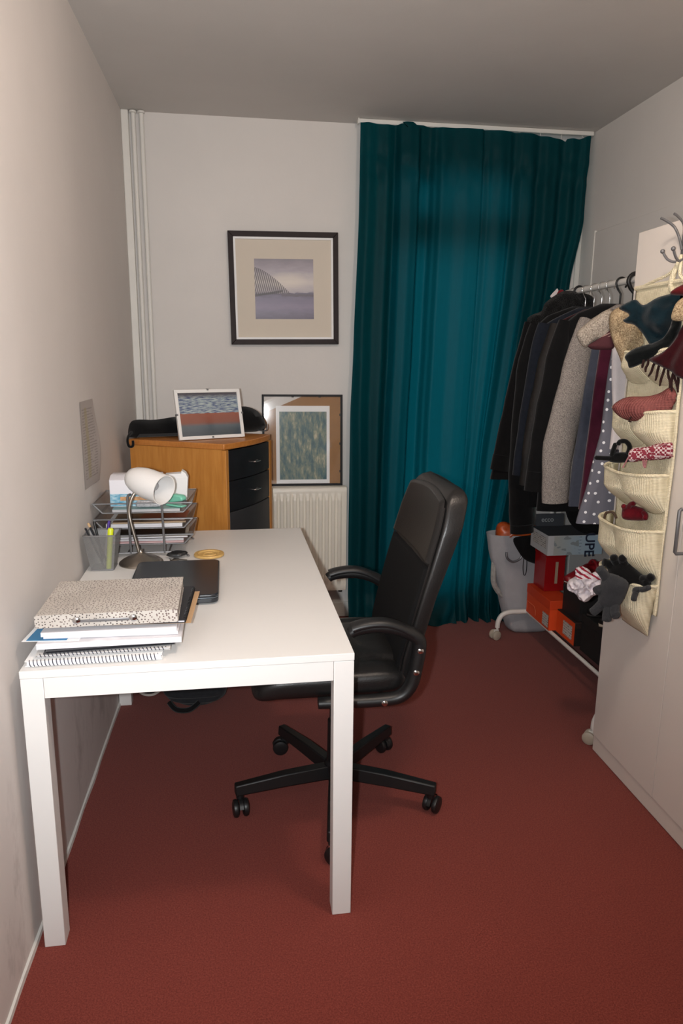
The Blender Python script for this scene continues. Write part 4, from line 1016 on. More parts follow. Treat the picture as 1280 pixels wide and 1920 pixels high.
C_slate = cloth('slate_blue_cloth', (66, 70, 82), .15, 40)
C_pink = cloth('pale_pink_cloth', (206, 178, 172), .1, 30)
C_leath = mat('black_brown_leather', (30, 26, 24), .6, spec=.25, var=.4, vscale=12, bump=.5, bscale=90, bdist=.003)
C_whites = cloth('white_cotton', (214, 206, 206), .08, 20)
def dots_mat():
    n = N('grey_dotted_cotton'); n.set(Roughness=.9); v = n.node('ShaderNodeTexVoronoi', voronoi_dimensions='2D'); v.inputs['Scale'].default_value = 27; v.inputs['Randomness'].default_value = .45
    sp_ = n.node('ShaderNodeSeparateXYZ'); n.link(n.coord('Object'), sp_.inputs[0]); cb_ = n.node('ShaderNodeCombineXYZ'); n.link(n.math('MULTIPLY', n.math('SUBTRACT', sp_.outputs[0], sp_.outputs[1]), .8), cb_.inputs[0]); n.link(sp_.outputs[2], cb_.inputs[1])
    n.link(cb_.outputs[0], v.inputs['Vector']); d = n.math('LESS_THAN', v.outputs['Distance'], .14)
    n.col(n.mix(d, lin((104, 104, 114)), lin((240, 240, 242)))); return n.m
C_dots = dots_mat()
G = garment
G('coat', 'pale pink coat at the window end of the rack', 'coat', 2.895, C_pink, [(1.63, 2.0), (1.60, 1.90), (1.52, 1.815), (1.40, 1.790), (1.24, 1.765), (1.1, 1.76)], 1.05, .012, seed=1)
hooded = G('coat', 'black hooded wool coat hanging next to the pale pink coat', 'coat', 2.840, C_blk, [(1.64, 1.99), (1.60, 1.87), (1.55, 1.812), (1.40, 1.778), (1.24, 1.750), (1.0, 1.705), (.86, 1.672)], .855, .026, sleeve=[(1.57, 1.84, .035, 0), (1.40, 1.81, .05, .004), (1.10, 1.755, .048, .006), (.90, 1.72, .045, .006)], seed=2)
G('coat', 'black coat with the longest sleeve, reaching down to the grey bag', 'coat', 2.770, C_blk2, [(1.64, 1.99), (1.60, 1.88), (1.54, 1.815), (1.3, 1.790), (1.0, 1.775), (.75, 1.77)], .735, .026, sleeve=[(1.56, 1.83, .03, 0), (1.35, 1.80, .05, .0), (.95, 1.80, .058, -.004), (.72, 1.815, .060, -.006), (.61, 1.825, .055, -.006)], seed=3)
G('jacket', 'dark navy jacket hanging between the black coats', 'jacket', 2.690, C_navy, [(1.63, 1.98), (1.585, 1.88), (1.545, 1.815), (1.35, 1.790), (1.0, 1.775), (.88, 1.77)], .865, .026, sleeve=[(1.56, 1.835, .03, 0), (1.40, 1.812, .045, .006), (1.10, 1.782, .045, .008), (.90, 1.765, .040, .008)], seed=4)
G('cardigan', 'dark maroon cardigan beside the navy jacket', 'cardigan', 2.622, C_maroon, [(1.62, 1.98), (1.575, 1.88), (1.535, 1.83), (1.3, 1.815), (.95, 1.80)], .93, .020, seed=5)
G('jacket', 'black-brown leather jacket beside the maroon cardigan', 'jacket', 2.555, C_leath, [(1.62, 1.98), (1.575, 1.87), (1.525, 1.815), (1.3, 1.785), (1.0, 1.76), (.90, 1.755)], .875, .026, sleeve=[(1.55, 1.83, .03, 0), (1.40, 1.80, .048, .008), (1.12, 1.762, .048, .010), (.88, 1.745, .042, .010)], seed=6)
G('coat', 'plain black coat hanging behind the grey fleece', 'coat', 2.470, C_blk2, [(1.63, 1.97), (1.59, 1.87), (1.54, 1.81), (1.3, 1.785), (.95, 1.76), (.8, 1.755)], .78, .028, sleeve=[(1.56, 1.825, .03, 0), (1.40, 1.795, .045, .006), (1.1, 1.755, .046, .008), (.87, 1.735, .042, .008)], seed=7)
G('fleece', 'grey melange fleece with a long hanging sleeve', 'fleece', 2.365, C_fleece, [(1.62, 1.98), (1.57, 1.89), (1.52, 1.84), (1.3, 1.815), (1.0, 1.80), (.86, 1.80)], .85, .030, sleeve=[(1.56, 1.862, .030, .004), (1.46, 1.832, .050, .030), (1.28, 1.800, .060, .045), (1.08, 1.762, .066, .050), (.95, 1.760, .058, .050), (.85, 1.764, .052, .048)], seed=8)
G('blouse', 'slate blue blouse between the fleece and the burgundy dress', 'blouse', 2.245, C_slate, [(1.62, 1.98), (1.575, 1.89), (1.53, 1.84), (1.3, 1.815), (.9, 1.785), (.85, 1.785)], .845, .018, seed=9)
G('dress', 'burgundy velvet dress beside the dotted grey dress', 'dress', 2.180, C_burg, [(1.62, 1.98), (1.575, 1.89), (1.53, 1.835), (1.3, 1.820), (.9, 1.800), (.85, 1.800)], .845, .022, seed=10)
G('dress', 'grey cotton dress with white polka dots', 'dress', 2.085, C_dots, [(1.61, 1.98), (1.57, 1.89), (1.525, 1.835), (1.38, 1.822), (1.15, 1.812), (.95, 1.775), (.82, 1.745)], .815, .026, seed=11)
G('shirt', 'white cotton shirt beside the wardrobe end', 'shirt', 2.005, C_whites, [(1.655, 1.97), (1.615, 1.86), (1.57, 1.790), (1.52, 1.772), (1.45, 1.785), (1.2, 1.81)], 1.10, .018, seed=12)
# hangers
def hanger(y, m, lb, cat='hanger', r=.0022, rad=.020, arm=True):
    t = thing('clothes_hanger', lb, cat, (RKC, y, RKZ), group='hangers on the rod')
    pts = [(RKC + rad * cos(R(q)), y, RKZ + .0135 + r - rad + rad * sin(R(q))) for q in range(-40, 200, 16)]
    pts += [(RKC - rad * .6, y, RKZ - rad - .004), (RKC, y, RKZ - rad - .022), (RKC, y, RKZ - .098)]
    MB().tube(pts, r, 8).build('hook', m, t, ang=60)
    MB().tube(smooth_path([(RKC - .185, y, RKZ - .200), (RKC - .10, y, RKZ - .145), (RKC, y, RKZ - .098), (RKC + .10, y, RKZ - .145), (RKC + .185, y, RKZ - .200)], 5), max(.004, r), 8).build('shoulder_bar', m, t)
for y, w in ((2.895, 'pale pink coat'), (2.770, 'long-sleeved black coat'), (2.690, 'dark navy jacket'), (2.622, 'maroon cardigan'), (2.555, 'leather jacket'), (2.245, 'slate blue blouse'), (2.180, 'burgundy dress'), (2.085, 'dotted dress')):
    hanger(y, M_chrome, 'chrome-hooked hanger holding the ' + w)
hanger(2.470, M_blackplastic, 'slim black plastic hanger holding the plain black coat', r=.0042, rad=.023)
hanger(2.365, M_blackplastic, 'thick black plastic hanger holding the grey fleece', r=.0085, rad=.030)
hanger(2.005, M_blackplastic, 'black plastic hanger holding the white shirt', r=.0050, rad=.026)
hanger(2.840, M_blackplastic, 'black plastic hanger holding the black hooded coat', r=.0050, rad=.023)
# black hood / fur collar on top of the hooded coat
t = hooded
blob([(1043, 552), (1060, 545), (1085, 548), (1110, 556), (1112, 575), (1080, 590), (1050, 600), (1020, 612), (1000, 622), (990, 612), (988, 598), (998, 590), (1015, 583), (1022, 568)], (1.93, 2.842, 1.62), (0, -1, .05), .026, .03, .008, 40, seed=9).build('hood', cloth('black_fur', (12, 12, 13), .3, 120, 300, bump=1, bdist=.006), t)
t = thing('striped_strap', 'white and red strap end showing above the black fur collar', 'strap', (1.97, 2.86, 1.69))
blob([(1031, 556), (1040, 545), (1045, 541), (1047, 552), (1040, 560)], (1.97, 2.884, 1.69), (0, -1, 0), .006, .006).build('white_end', C_whites, t)
blob([(1041, 558), (1046, 546), (1054, 543), (1058, 550), (1050, 558)], (1.97, 2.880, 1.69), (0, -1, 0), .006, .006).build('red_end', cloth('red_strap', (120, 30, 40)), t)

# ================================================================== BOXES AND SHOES ON THE RACK SHELF
SZ = .1525
def text_mesh(txt, size, M, name, m, parent, bold=0):
    cu = bpy.data.curves.new(name, 'FONT'); cu.body = txt; cu.size = size; cu.extrude = .0002; cu.offset = bold; cu.align_x = 'CENTER'; cu.align_y = 'CENTER'
    tmp = bpy.data.objects.new(name, cu); me = bpy.data.meshes.new_from_object(tmp); bpy.data.objects.remove(tmp)
    I = WM[parent].inverted() @ M; me.transform(I); me.materials.clear(); me.materials.append(m)
    o = bpy.data.objects.new(name, me); COL.objects.link(o); o.parent = parent; WM[o] = WM[parent]; return o
def label_mat(name, base, ink):
    n = N(name); n.set(Roughness=.7); uv = n.coord('UV'); sep = n.node('ShaderNodeSeparateXYZ'); n.link(uv, sep.inputs[0])
    l = n.math('GREATER_THAN', n.math('SINE', n.math('MULTIPLY', sep.outputs[1], 34)), .1); w = n.math('GREATER_THAN', n.noise(n.coord('UV', (9, 5.4, 1)), 2, 1), .5)
    n.col(n.mix(n.math('MULTIPLY', n.math('MULTIPLY', l, w), .75), lin(base), lin(ink))); return n.m
M_label = label_mat('shoe_label', (196, 190, 184), (70, 60, 60))
M_orange = mat('orange_card', (222, 74, 22), .6, var=.06, vscale=8)
M_orangelid = mat('orange_card_lid', (204, 62, 18), .6)
def shoebox(name, lb, x0, x1, y0, y1, z0, z1, m, lidm, lid=.03, a=0, cat='shoe box'):
    t = thing(name, lb, cat, ((x0 + x1) / 2, (y0 + y1) / 2, z0), group=None)
    rot_box(x0 + .002, x1 - .002, y0 + .002, y1 - .002, z0, z1 - .002, a).build('box', m, t, .001)
    rot_box(x0, x1, y0, y1, z1 - lid, z1, a).build('lid', lidm, t, .0015)
    return t
def on_left(x, y0, y1, z0, z1):
    g = MB(); g.grid(lambda u, v: (x, y1 + (y0 - y1) * u, z0 + (z1 - z0) * v), 2, 2, uv=True); return g
t = shoebox('shoe_box', 'bright orange shoe box on the rack shelf', 1.940, 2.050, 2.662, 2.937, SZ, SZ + .148, M_orange, M_orangelid, .045)
on_left(1.9388, 2.668, 2.735, SZ + .012, SZ + .075).build('label', M_label, t)
n_ = MB().tube([(1.9385, 2.920, SZ + .020), (1.9385, 2.920, SZ + .062), (1.9385, 2.835, SZ + .062), (1.9385, 2.815, SZ + .045), (1.9385, 2.815, SZ + .020)], .0009, 5).build('printed_outline', mat('pale_orange_ink', (232, 130, 90), .6), t)
t = shoebox('boot_box', 'tall glossy red box standing on the orange shoe box', 1.966, 2.070, 2.800, 2.930, SZ + .1490, .4995, mat('red_gloss_card', (156, 22, 26), .28), mat('red_gloss_lid', (150, 20, 24), .28), .028, cat='box')
MB().box(2.018, 2.032, 2.7982, 2.7998, .34, .45).build('label', mat('tan_label', (172, 150, 128), .6), t)
# slate lidded box with a printed side
bx0, bx1, by0, by1, bz0, bz1 = 1.941, 2.215, 2.735, 2.938, .5005, .598
M_slate = mat('slate_card', (60, 63, 68), .6)
t = thing('printed_shoe_box', 'pale shoe box with slate lid and dark lettering lying on the red box', 'shoe box', ((bx0 + bx1) / 2, (by0 + by1) / 2, bz0))
MB().box(bx0 + .001, bx1, by0 + .001, by1, bz0, bz1 - .001).build('box', mat('pale_grey_card', (196, 196, 196), .6), t, .001)
MB().prism([(by0 + .001, bz1 - .001), (by1, bz1 - .001), (by1, bz1 + .001), (by0, bz1 + .001)], 0, bx0 + .001, bx1).build('lid', M_slate, t, .0005)
MB().prism([(by1 - .012, bz1 + .001), (by1 - .004, bz1 + .001), (by1, bz1 + .062), (by1 - .006, bz1 + .062)], 0, bx0 + .02, bx1 - .11).build('lid_flap', M_slate, t, .0005)
n = N('winter_photo_print'); n.set(Roughness=.5); sep = n.node('ShaderNodeSeparateXYZ'); n.link(n.coord('UV'), sep.inputs[0])
a = n.noise(n.coord('UV', (2.2, 1.2, 1)), 2.2, 2); base = n.ramp(sep.outputs[0], [(.05, lin((176, 178, 172))), (.4, lin((168, 184, 192))), (.8, lin((160, 184, 200)))])
n.col(n.mix(n.math('MULTIPLY', n.math('GREATER_THAN', a, .55), n.math('LESS_THAN', sep.outputs[0], .55)), base, lin((140, 148, 150))))
print_quad(bx0 + .030, bx1, bz0 + .002, bz1 - .003, by0 - .0002).build('printed_side', n.m, t)
on_left(bx0 - .0004, by0 + .02, by1 - .03, bz0 + .03, bz1 - .015).build('label', label_mat('box_label', (200, 196, 190), (60, 56, 56)), t)
Mt = Matrix.Translation((2.148, by0 - .0012, (bz0 + bz1) / 2)) @ Matrix.Rotation(R(90), 4, 'X') @ Matrix.Rotation(R(-90), 4, 'Z')
text_mesh('UPE', .068, Mt, 'lettering', mat('navy_ink', (26, 36, 58), .6), t, .0012)
print_quad(2.096, 2.108, bz0 + .006, bz1 - .006, by0 - .0008).build('fine_print', label_mat('fine_print', (170, 188, 200), (84, 98, 116)), t)
# upright slate box end carrying the lettering seen above the lid
text_mesh('ecco', .034, Matrix.Translation((2.018, by1 - .0128, bz1 + .034)) @ Matrix.Rotation(R(84), 4, 'X'), 'brand_lettering', mat('pale_ink', (176, 178, 178), .6), t)
t = shoebox('shoe_box', 'black shoe box with an orange label end on the rack shelf', 1.975, 2.268, 2.470, 2.655, SZ, SZ + .112, mat('black_card', (24, 20, 19), .6), mat('dark_brown_card', (40, 28, 24), .6), .03)
on_left(1.9745, 2.472, 2.653, SZ + .002, SZ + .108).build('orange_end', M_orange, t)
on_left(1.9738, 2.495, 2.585, SZ + .020, SZ + .085).build('label', M_label, t)
t = shoebox('shoe_box', 'plain black shoe box beside the wardrobe end of the rack', 1.985, 2.268, 2.19, 2.44, SZ, SZ + .17, mat('matt_black_card', (15, 14, 14), .7), mat('matt_black_lid', (18, 17, 17), .7), .035)
t = shoebox('shoe_box', 'dark grey shoe box stacked on the orange-ended black box', 1.992, 2.268, 2.480, 2.650, SZ + .1125, SZ + .262, mat('charcoal_card', (30, 28, 28), .6), mat('charcoal_lid', (34, 30, 30), .6), .03)
def shoe(name, lb, loc, rz, m, sole, L=.26, w=.045, heel=.0, h=.07, trim=None):
    t = thing(name, lb, 'shoe', loc, rz); M = WM[t]
    def hw(x): q = x / L; return w * (.62 + .38 * sin(pi * min(1, q * 1.25) ** .8) if q < .8 else .62 + .38 * sin(pi * min(1, q * 1.25) ** .8)) * math.sqrt(max(0, 1 - ((q - .5) * 2) ** 8))
    s = MB(); s.grid(lambda u, v: M @ Vector((L * (.004 + .992 * u), hw(L * u) * (v * 2 - 1) * 1.05, .012 * (0))), 24, 5); n0 = len(s.v)
    s = MB(); s.grid(lambda u, v: M @ Vector((L * v, hw(L * v) * 1.06 * cos(2 * pi * u), (.007 + .007 * sin(2 * pi * u)) + heel * (1 - min(1, v * 1.7)))), 12, 26, cu=True)
    s.build('sole', sole, t, ang=60)
    def up(u, v):
        q = v; a = pi * u; top = (h * (1 - .35 * q) if q < .45 else h * (.84 - (q - .45) * 1.15)); top = max(.018, top)
        return M @ Vector((L * (.01 + .975 * q), hw(L * q) * cos(a) * (1 - .18 * sin(a)), .013 + heel * (1 - min(1, q * 1.7)) + top * sin(a) ** .75))
    g = MB(); nu = 16; nv = 26; g.grid(up, nu, nv)
    g.f = [f for f in g.f if not (2 <= (f[0] // nu) <= 11 and 5 <= (f[0] % nu) <= 9)]; g.mi = [0] * len(g.f)
    g.build('upper', m, t, solid=.003, ang=70)
    if trim: MB().tube([M @ Vector((L * (.30 + .0 * k), hw(L * .3) * cos(pi * k / 12) * .9, .018 + heel * .5 + h * .95 * sin(pi * k / 12) ** .75)) for k in range(13)], .006, 8, up=(1, 0, 0)).build('strap', trim, t)
    return t
M_shoeblk = mat('black_shoe_leather', (22, 19, 19), .35); M_soledark = mat('dark_rubber', (26, 24, 24), .7); M_solepale = mat('pale_rubber_sole', (178, 164, 146), .7)
zt = SZ + .2625
shoe('red_shoe', 'dark red leather shoe with strap and silver edge on the shelf boxes', (2.165, 2.606, zt), R(188), mat('red_leather', (134, 26, 34), .3), M_chrome, .21, .042, .0, .085, mat('red_leather_strap', (134, 26, 34), .3))
shoe('black_shoe', 'black leather shoe lying in front of the red shoe', (2.23, 2.520, zt), R(182), M_shoeblk, M_soledark, .20, .036, 0, .07)
shoe('black_shoe', 'black shoe with a pale sole on the plain black box', (2.225, 2.30, SZ + .1705), R(186), M_shoeblk, M_solepale, .25, .042, 0, .08)
shoe('black_shoe', 'black laced shoe beside the pale-soled shoe on the black box', (2.235, 2.39, SZ + .1705), R(178), M_shoeblk, M_soledark, .25, .040, 0, .075)

t = thing('draped_cloth', 'black cloth lying over the slate lid of the shoe box', 'cloth', (2.12, 2.82, bz1))
blob([(1060, 955), (1075, 950), (1105, 952), (1130, 958), (1132, 1003), (1105, 1002), (1085, 996), (1068, 980)], (2.12, 2.80, .65), (0, -.8, .6), .018, .02, .008, 20, back=.2, seed=6, zmin=bz1 + .0015).build('cloth', C_blk2, t)

# ================================================================== GREY BAG ON THE FLOOR
t = thing('bucket_bag', 'tall light grey soft bag standing on the floor behind the rack foot', 'bag', (1.99, 3.09, 0))
C_greybag = cloth('light_grey_felt', (168, 168, 172), .08, 12, 400)
def gb(u, v):
    a = 2 * pi * u; e = .75; ca = abs(cos(a)) ** e * (1 if cos(a) > 0 else -1); sa = abs(sin(a)) ** e * (1 if sin(a) > 0 else -1)
    z = .535 * v; cx = 2.015 - .055 * v; hw = .115 + .085 * v ** .8; hy = .068 + .008 * v
    if v < .06: k = math.sqrt(max(0, 1 - (1 - v / .06) ** 2)); hw *= .8 + .2 * k; hy *= .7 + .3 * k
    x = cx + hw * ca; y = 3.065 + hy * sa
    return (x + .010 * noise.noise(Vector((a, z * 6, 1))), min(y, 3.16) + .008 * noise.noise(Vector((a * 2, z * 7, 4))), z - .02 * (v ** 3) * (ca > 0) * ca)
g = MB(); g.grid(gb, 60, 34, cu=True); g.f.append(tuple(range(60))[::-1]); g.mi.append(0)
g.build('body', C_greybag, t, ang=80)
h = [gb(.5 + .19 + .03 * k, .78) for k in range(3)]
MB().tube(smooth_path([(1.835, 2.978, .455), (1.84, 2.974, .425), (1.87, 2.972, .405), (1.905, 2.972, .418), (1.915, 2.974, .435)], 5), .006, 8).build('handle_ring', M_greymetal, t)
MB().tube(smooth_path([(1.935, 2.985, .44), (1.930, 2.982, .38), (1.935, 2.980, .335), (1.946, 2.980, .335), (1.950, 2.982, .38), (1.946, 2.985, .44)], 5), .0022, 6).build('draw_cord', M_blackplastic, t)
MB().tube(smooth_path([(1.815, 3.08, .42), (1.800, 3.05, .36), (1.800, 3.04, .28), (1.825, 3.04, .23), (1.855, 3.05, .20)], 6), .014, 8).build('side_strap', cloth('off_white_strap', (170, 168, 164)), t)
t = thing('carrier_bag', 'crumpled orange plastic bag stuffed into the grey bag', 'bag', (1.87, 3.07, .52))
blob([(931, 985), (945, 978), (965, 985), (985, 992), (1005, 984), (1012, 988), (1005, 1002), (985, 1010), (950, 1014), (930, 1010)], (1.87, 3.05, .55), (-.2, -.97, .1), .05, .04, .025, 22, seed=2).build('film', mat('orange_plastic_film', (196, 84, 28), .35, var=.4, vscale=20), t)
t = thing('black_cloth_bundle', 'black cloth bundle hanging over the rim of the grey bag', 'cloth', (1.95, 2.98, .5))
blob([(962, 1010), (990, 1004), (1012, 1004), (1020, 1020), (1020, 1062), (1005, 1058), (985, 1050), (972, 1035)], (1.95, 2.958, .48), (0, -1, 0), .010, .02, .004, 20, back=.1, seed=3).build('cloth', C_blk2, t)

# ================================================================== SOFT THINGS IN THE ORGANISER
NP = (-.74, -.67, 0)
def speck(name, c, c2, sc=120): return mat(name, c, .95, vscale=sc, c2=c2, bump=.9, bscale=200, bdist=.004, spec=.1)
C_tweed = speck('oatmeal_tweed', (196, 176, 142), (128, 106, 82), 260)
C_tweedg = speck('grey_oatmeal_tweed', (188, 178, 164), (120, 110, 100), 300)
C_teal = cloth('dark_teal_wool', (13, 33, 41), .35, 30, 300)
C_green = cloth('black_green_wool', (10, 15, 16), .3, 60, 300)
C_wine = cloth('wine_red_wool', (54, 13, 19), .3, 30, 300)
def soft(t, part, px, p, nrm, th, m, r=None, wr=.006, seed=0, **k):
    return blob(px, p, nrm, th, r or th, wr, 18, seed=seed, xmax=OX - .0105, **k).build(part, m, t, ang=80)
t = thing('tweed_scarf', 'oatmeal tweed scarf with wine lining hanging out of the top pocket', 'scarf', (1.70, 1.86, 1.5))
soft(t, 'near_fold', [(1143, 590), (1160, 576), (1188, 575), (1205, 590), (1202, 622), (1214, 642), (1192, 660), (1176, 684), (1168, 690), (1160, 668), (1148, 640), (1142, 615)], (1.695, 1.84, 1.52), (-.6, -.8, 0), .022, C_tweed, .03, .010, 1, step=.007, shape=lambda b, d: min(1, d / .02) * .010 * sin(b.y * 120 + b.z * 50))
soft(t, 'far_fold', [(1080, 626), (1092, 612), (1118, 592), (1140, 580), (1150, 588), (1150, 612), (1142, 632), (1115, 640), (1098, 652), (1086, 642)], (1.70, 1.895, 1.52), (-.45, -.9, 0), .026, C_tweedg, .03, .010, 2)
n = N('wine_striped_lining'); n.set(Roughness=.9); w = n.math('SINE', n.math('MULTIPLY', n.node('ShaderNodeSeparateXYZ').outputs[2], 1)); sp = n.node('ShaderNodeSeparateXYZ'); n.link(n.coord('Object'), sp.inputs[0])
q = n.math('SINE', n.math('MULTIPLY', n.math('ADD', sp.outputs[2], n.math('MULTIPLY', sp.outputs[0], -.6)), 700)); up_ = n.math('GREATER_THAN', sp.outputs[2], -.02)
n.col(n.mix(n.math('MULTIPLY', n.math('GREATER_THAN', q, .5), up_), lin((68, 27, 34)), lin((150, 124, 116))))
soft(t, 'lining', [(1102, 648), (1120, 636), (1140, 620), (1150, 612), (1153, 640), (1148, 654), (1128, 656), (1110, 655)], (1.70, 1.882, 1.47), (-.45, -.9, 0), .018, n.m, .02, .006, 3)
t = thing('teal_scarf', 'dark teal wool scarf with ragged black edge over the top pocket', 'scarf', (1.69, 1.74, 1.5))
soft(t, 'upper_fold', [(1160, 578), (1178, 566), (1192, 562), (1206, 572), (1232, 558), (1262, 550), (1290, 546), (1296, 575), (1275, 592), (1262, 618), (1248, 650), (1222, 650), (1206, 628), (1190, 610), (1174, 606), (1168, 600), (1180, 590)], (1.665, 1.735, 1.52), NP, .028, C_teal, .035, .012, 5, step=.008, shape=lambda b, d: min(1, d / .03) * (.020 * sin((b.z * 55 - b.y * 70) + 4 * noise.noise(b * 9)) + .008 * noise.noise(b * 40)))
soft(t, 'hanging_edge', [(1171, 668), (1186, 655), (1206, 648), (1226, 642), (1244, 632), (1256, 612), (1262, 592), (1276, 586), (1276, 612), (1262, 640), (1242, 660), (1218, 674), (1198, 684), (1180, 690), (1176, 680)], (1.645, 1.715, 1.48), NP, .018, C_green, .02, .008, 6, step=.006, shape=lambda b, d: min(1, d / .02) * .008 * sin(b.z * 160 + b.y * 60))
t = thing('wine_scarf', 'wine red fringed wool scarf hanging over the top pocket', 'scarf', (1.67, 1.68, 1.45))
soft(t, 'cloth', [(1300, 585), (1282, 605), (1262, 640), (1242, 660), (1216, 674), (1236, 686), (1258, 697), (1272, 708), (1300, 704)], (1.650, 1.675, 1.46), NP, .016, C_wine, .02, .008, 7, step=.007, shape=lambda b, d: min(1, d / .02) * .010 * sin(b.y * 130 + b.z * 40))
C_fr = cloth('dark_fringe', (46, 26, 24), .3, 80)
random.seed(5)
for k, (u, v, du, dv) in enumerate([(1206, 676, -4, 14), (1214, 676, -4, 22), (1226, 680, -10, 26), (1236, 684, -8, 30), (1247, 690, -12, 34), (1252, 692, 4, 36), (1262, 698, -4, 36), (1264, 700, 4, 30), (1270, 704, 0, 32)]):
    P = [at_plane(u + du * q + random.uniform(-1.5, 1.5), v + dv * q, (1.647, 1.69, 1.44), Vector(NP).normalized()) for q in (-.1, .3, .65, 1)]
    MB().tube(smooth_path(P, 4), [.004] * 10 + [.003, .003, .002], 6).build('tassel', C_fr, t)
t = thing('red_knit_bundle', 'folded dark red knit above the teal scarf', 'knitwear', (1.72, 1.62, 1.58))
soft(t, 'fold', [(1257, 552), (1262, 543), (1285, 531), (1305, 526), (1305, 552), (1275, 554)], (1.70, 1.62, 1.58), NP, .022, cloth('dark_red_knit', (92, 22, 26), .3, 60), .02)
soft(t, 'tweed_fold', [(1258, 598), (1266, 570), (1284, 556), (1305, 554), (1305, 596), (1278, 602)], (1.632, 1.632, 1.53), NP, .012, C_tweed, .02)
# pink beanie
t = thing('pink_beanie', 'dusty pink knitted hat tucked in the second pocket row', 'hat', (1.69, 1.74, 1.25))
C_beanie = knit_mat('dusty_pink_knit', (142, 86, 82), (106, 58, 56), 1000, 1, .002)
soft(t, 'body', [(1147, 764), (1158, 752), (1178, 744), (1212, 743), (1236, 737), (1252, 727), (1262, 726), (1276, 738), (1272, 756), (1258, 774), (1236, 785), (1200, 790), (1176, 788), (1158, 779)], (1.640, 1.735, 1.25), NP, .030, C_beanie, .035, .006, 8)
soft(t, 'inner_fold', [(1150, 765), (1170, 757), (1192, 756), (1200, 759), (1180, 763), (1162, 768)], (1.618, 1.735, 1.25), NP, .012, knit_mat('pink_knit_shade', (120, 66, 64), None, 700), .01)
MB().tube([at_plane(u, v, (1.608, 1.735, 1.25), Vector(NP).normalized()) for u, v in ((1184, 779), (1181, 785), (1178, 790), (1183, 791))], .0022, 6).build('yarn_end', C_fr, t)
# black gloves in the third row
def glove(name, lb, m, palm, fingers, p, nrm, th, rad, seed=0, group=None):
    t = thing(name, lb, 'glove', at_plane(palm[0][0], palm[0][1], p, Vector(nrm).normalized()), group=group)
    nn = Vector(nrm).normalized()
    soft(t, 'palm', palm, p, nrm, th, m, th * 1.2, .004, seed)
    for f_ in fingers:
        P = smooth_path([at_plane(u, v, Vector(p) + nn * (.006 + .01 * k), nn) for k, (u, v) in enumerate(f_)], 4); n_ = len(P)
        MB().tube(P, [rad * (.9 if 0 < i < n_ - 1 else .35) * (1 - .12 * i / n_) if i < n_ - 1 else rad * .35 for i in range(n_)], 10).build('finger', m, t, ang=80)
    return t
C_gblk = cloth('black_glove_knit', (16, 16, 17), .2, 90, 600); C_gry = cloth('charcoal_glove_knit', (54, 55, 58), .2, 90, 600, bump=.9)
glove('knit_glove', 'black knitted glove sticking out of the third pocket row', C_gblk, [(1140, 864), (1146, 852), (1162, 848), (1180, 850), (1182, 864), (1160, 868)], [[(1150, 860), (1130, 859), (1114, 858)], [(1146, 856), (1150, 842), (1154, 831)], [(1176, 852), (1180, 838), (1173, 828), (1162, 828), (1158, 834)]], (1.680, 1.80, 1.07), NP, .014, .0085, 3)
def check_mat():
    n = N('red_white_check'); n.set(Roughness=.95); c = n.node('ShaderNodeTexChecker'); c.inputs['Scale'].default_value = 160; c.inputs[1].default_value = lin((122, 24, 44)); c.inputs[2].default_value = lin((206, 188, 188))
    n.link(n.coord('Object', (.7, .7, 1)), c.inputs['Vector']); w = n.noise(n.coord('Object'), 60, 2); n.col(n.mix(n.math('GREATER_THAN', w, .56), c.outputs[0], lin((132, 44, 60)))); return n.m
t = thing('checked_scarf', 'red and white checked scarf folded in the third pocket row', 'scarf', (1.69, 1.68, 1.06))
soft(t, 'fold', [(1178, 848), (1188, 840), (1210, 838), (1232, 832), (1262, 829), (1264, 856), (1238, 862), (1205, 864), (1180, 866)], (1.650, 1.70, 1.06), NP, .020, check_mat(), .02, .010, 4)
C_ch = cloth('pink_white_fringe', (176, 118, 122), .4, 200)
for (u, v, du, dv) in ((1179, 855, -12, 22), (1208, 862, 0, 16), (1212, 862, -3, 15), (1205, 862, 1, 13), (1232, 838, 18, -6), (1240, 846, 22, 10)):
    MB().tube(smooth_path([at_plane(u + du * q, v + dv * q, (1.628, 1.70, 1.06), Vector(NP).normalized()) for q in (0, .5, 1)], 4), .0022, 6).build('tassel', C_ch, t)
# burgundy glove and brown item in the fourth row
glove('knit_glove', 'dark red knitted glove peeking out of the fourth pocket row', cloth('dark_red_glove', (98, 14, 26), .25, 80), [(1167, 972), (1167, 952), (1176, 946), (1196, 950), (1208, 956), (1212, 974), (1190, 976)], [[(1176, 956), (1182, 946), (1189, 944)], [(1172, 960), (1170, 951), (1168, 949)], [(1204, 960), (1210, 966), (1208, 975)]], (1.672, 1.74, .90), NP, .018, .009, 6)
t = thing('hair_band', 'brown looped hair band in the fourth pocket row', 'band', (1.69, 1.82, .89))
MB().tube(smooth_path([at_plane(u, v, (1.69, 1.82, .89), Vector(NP).normalized()) for u, v in ((1132, 974), (1135, 963), (1142, 960), (1150, 962), (1155, 972))], 5), .004, 8).build('band', mat('brown_elastic', (70, 50, 36), .7), t)
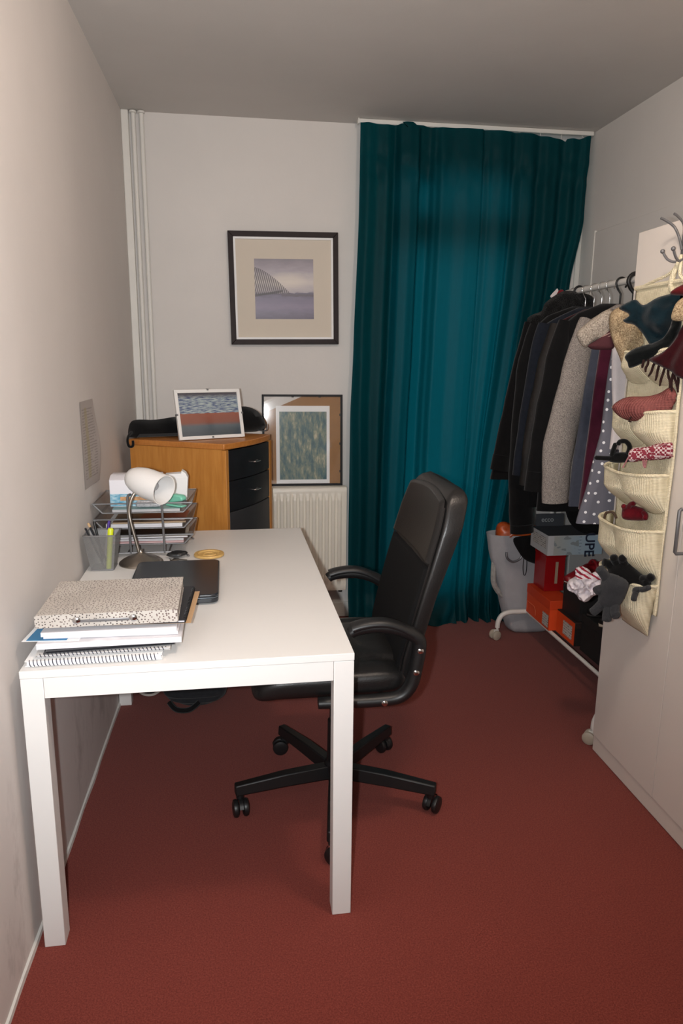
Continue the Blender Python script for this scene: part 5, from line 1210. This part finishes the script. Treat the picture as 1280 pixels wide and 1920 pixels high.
# gloves and crumpled scarf in the lowest pocket
pg = (1.622, 1.740, .72)
glove('knit_glove', 'black knitted glove draped over the lowest pocket', C_gblk, [(1138, 1062), (1150, 1052), (1172, 1048), (1188, 1064), (1204, 1078), (1216, 1084), (1200, 1096), (1170, 1098), (1148, 1085)], [[(1160, 1062), (1152, 1050), (1150, 1044)], [(1172, 1062), (1166, 1050), (1168, 1046)], [(1150, 1066), (1138, 1056), (1130, 1054)], [(1200, 1086), (1214, 1086), (1222, 1080)], [(1190, 1090), (1206, 1094), (1215, 1092)]], pg, NP, .026, .0150, 1)
pg2 = (1.582, 1.704, .70)
glove('knit_glove', 'charcoal knitted glove hanging down over the black glove', C_gry, [(1128, 1088), (1140, 1075), (1160, 1080), (1178, 1094), (1172, 1118), (1158, 1138), (1138, 1140), (1122, 1128), (1124, 1105)], [[(1140, 1088), (1130, 1074), (1122, 1064)], [(1132, 1104), (1122, 1106), (1116, 1110)], [(1132, 1128), (1118, 1142), (1108, 1150)], [(1142, 1134), (1138, 1152), (1137, 1166)], [(1152, 1130), (1152, 1148), (1156, 1156)]], pg2, NP, .032, .0175, 2)
glove('knit_glove', 'second charcoal glove with its thumb along the pocket edge', C_gry, [(1186, 1103), (1196, 1100), (1208, 1102), (1200, 1109), (1192, 1116), (1186, 1114)], [[(1192, 1110), (1189, 1118), (1187, 1127)], [(1200, 1106), (1210, 1104), (1217, 1101)]], (1.602, 1.722, .70), NP, .012, .010, 3)
n = N('white_red_crumple'); n.set(Roughness=.9); co = n.coord('Object'); a = n.noise(co, 16, 3); sp = n.node('ShaderNodeSeparateXYZ'); n.link(co, sp.inputs[0])
b_ = n.math('SINE', n.math('ADD', n.math('MULTIPLY', n.math('ADD', sp.outputs[2], n.math('MULTIPLY', sp.outputs[0], .8)), 290), n.math('MULTIPLY', a, 9)))
k_ = n.math('MULTIPLY', n.math('GREATER_THAN', b_, .35), n.math('GREATER_THAN', sp.outputs[2], -.012)); n.col(n.mix(k_, lin((214, 206, 210)), lin((150, 24, 52)))); n.bump(n.noise(co, 70, 3), .8, .006)
t = thing('crumpled_scarf', 'crumpled white scarf with red stripes beside the gloves', 'scarf', (1.64, 1.87, .70))
soft(t, 'cloth', [(1062, 1100), (1066, 1088), (1078, 1080), (1078, 1066), (1090, 1062), (1103, 1068), (1112, 1078), (1126, 1084), (1130, 1096), (1124, 1112), (1112, 1118), (1100, 1128), (1086, 1124), (1078, 1112), (1068, 1108)], (1.665, 1.85, .70), (-.6, -.8, 0), .034, n.m, .03, .010, 5, step=.005, shape=lambda b, d: min(1, d / .012) * (.010 * noise.noise(b * 30) + .012 - .040 * abs(noise.noise(b * 48)) - .014 * abs(noise.noise(b * 95))))
MB().tube(smooth_path([at_plane(u, v, (1.675, 1.83, .72), Vector(NP).normalized()) for u, v in ((1110, 1085), (1124, 1078), (1140, 1076), (1155, 1074))], 4), .016, 8).build('tucked_end', n.m, t)
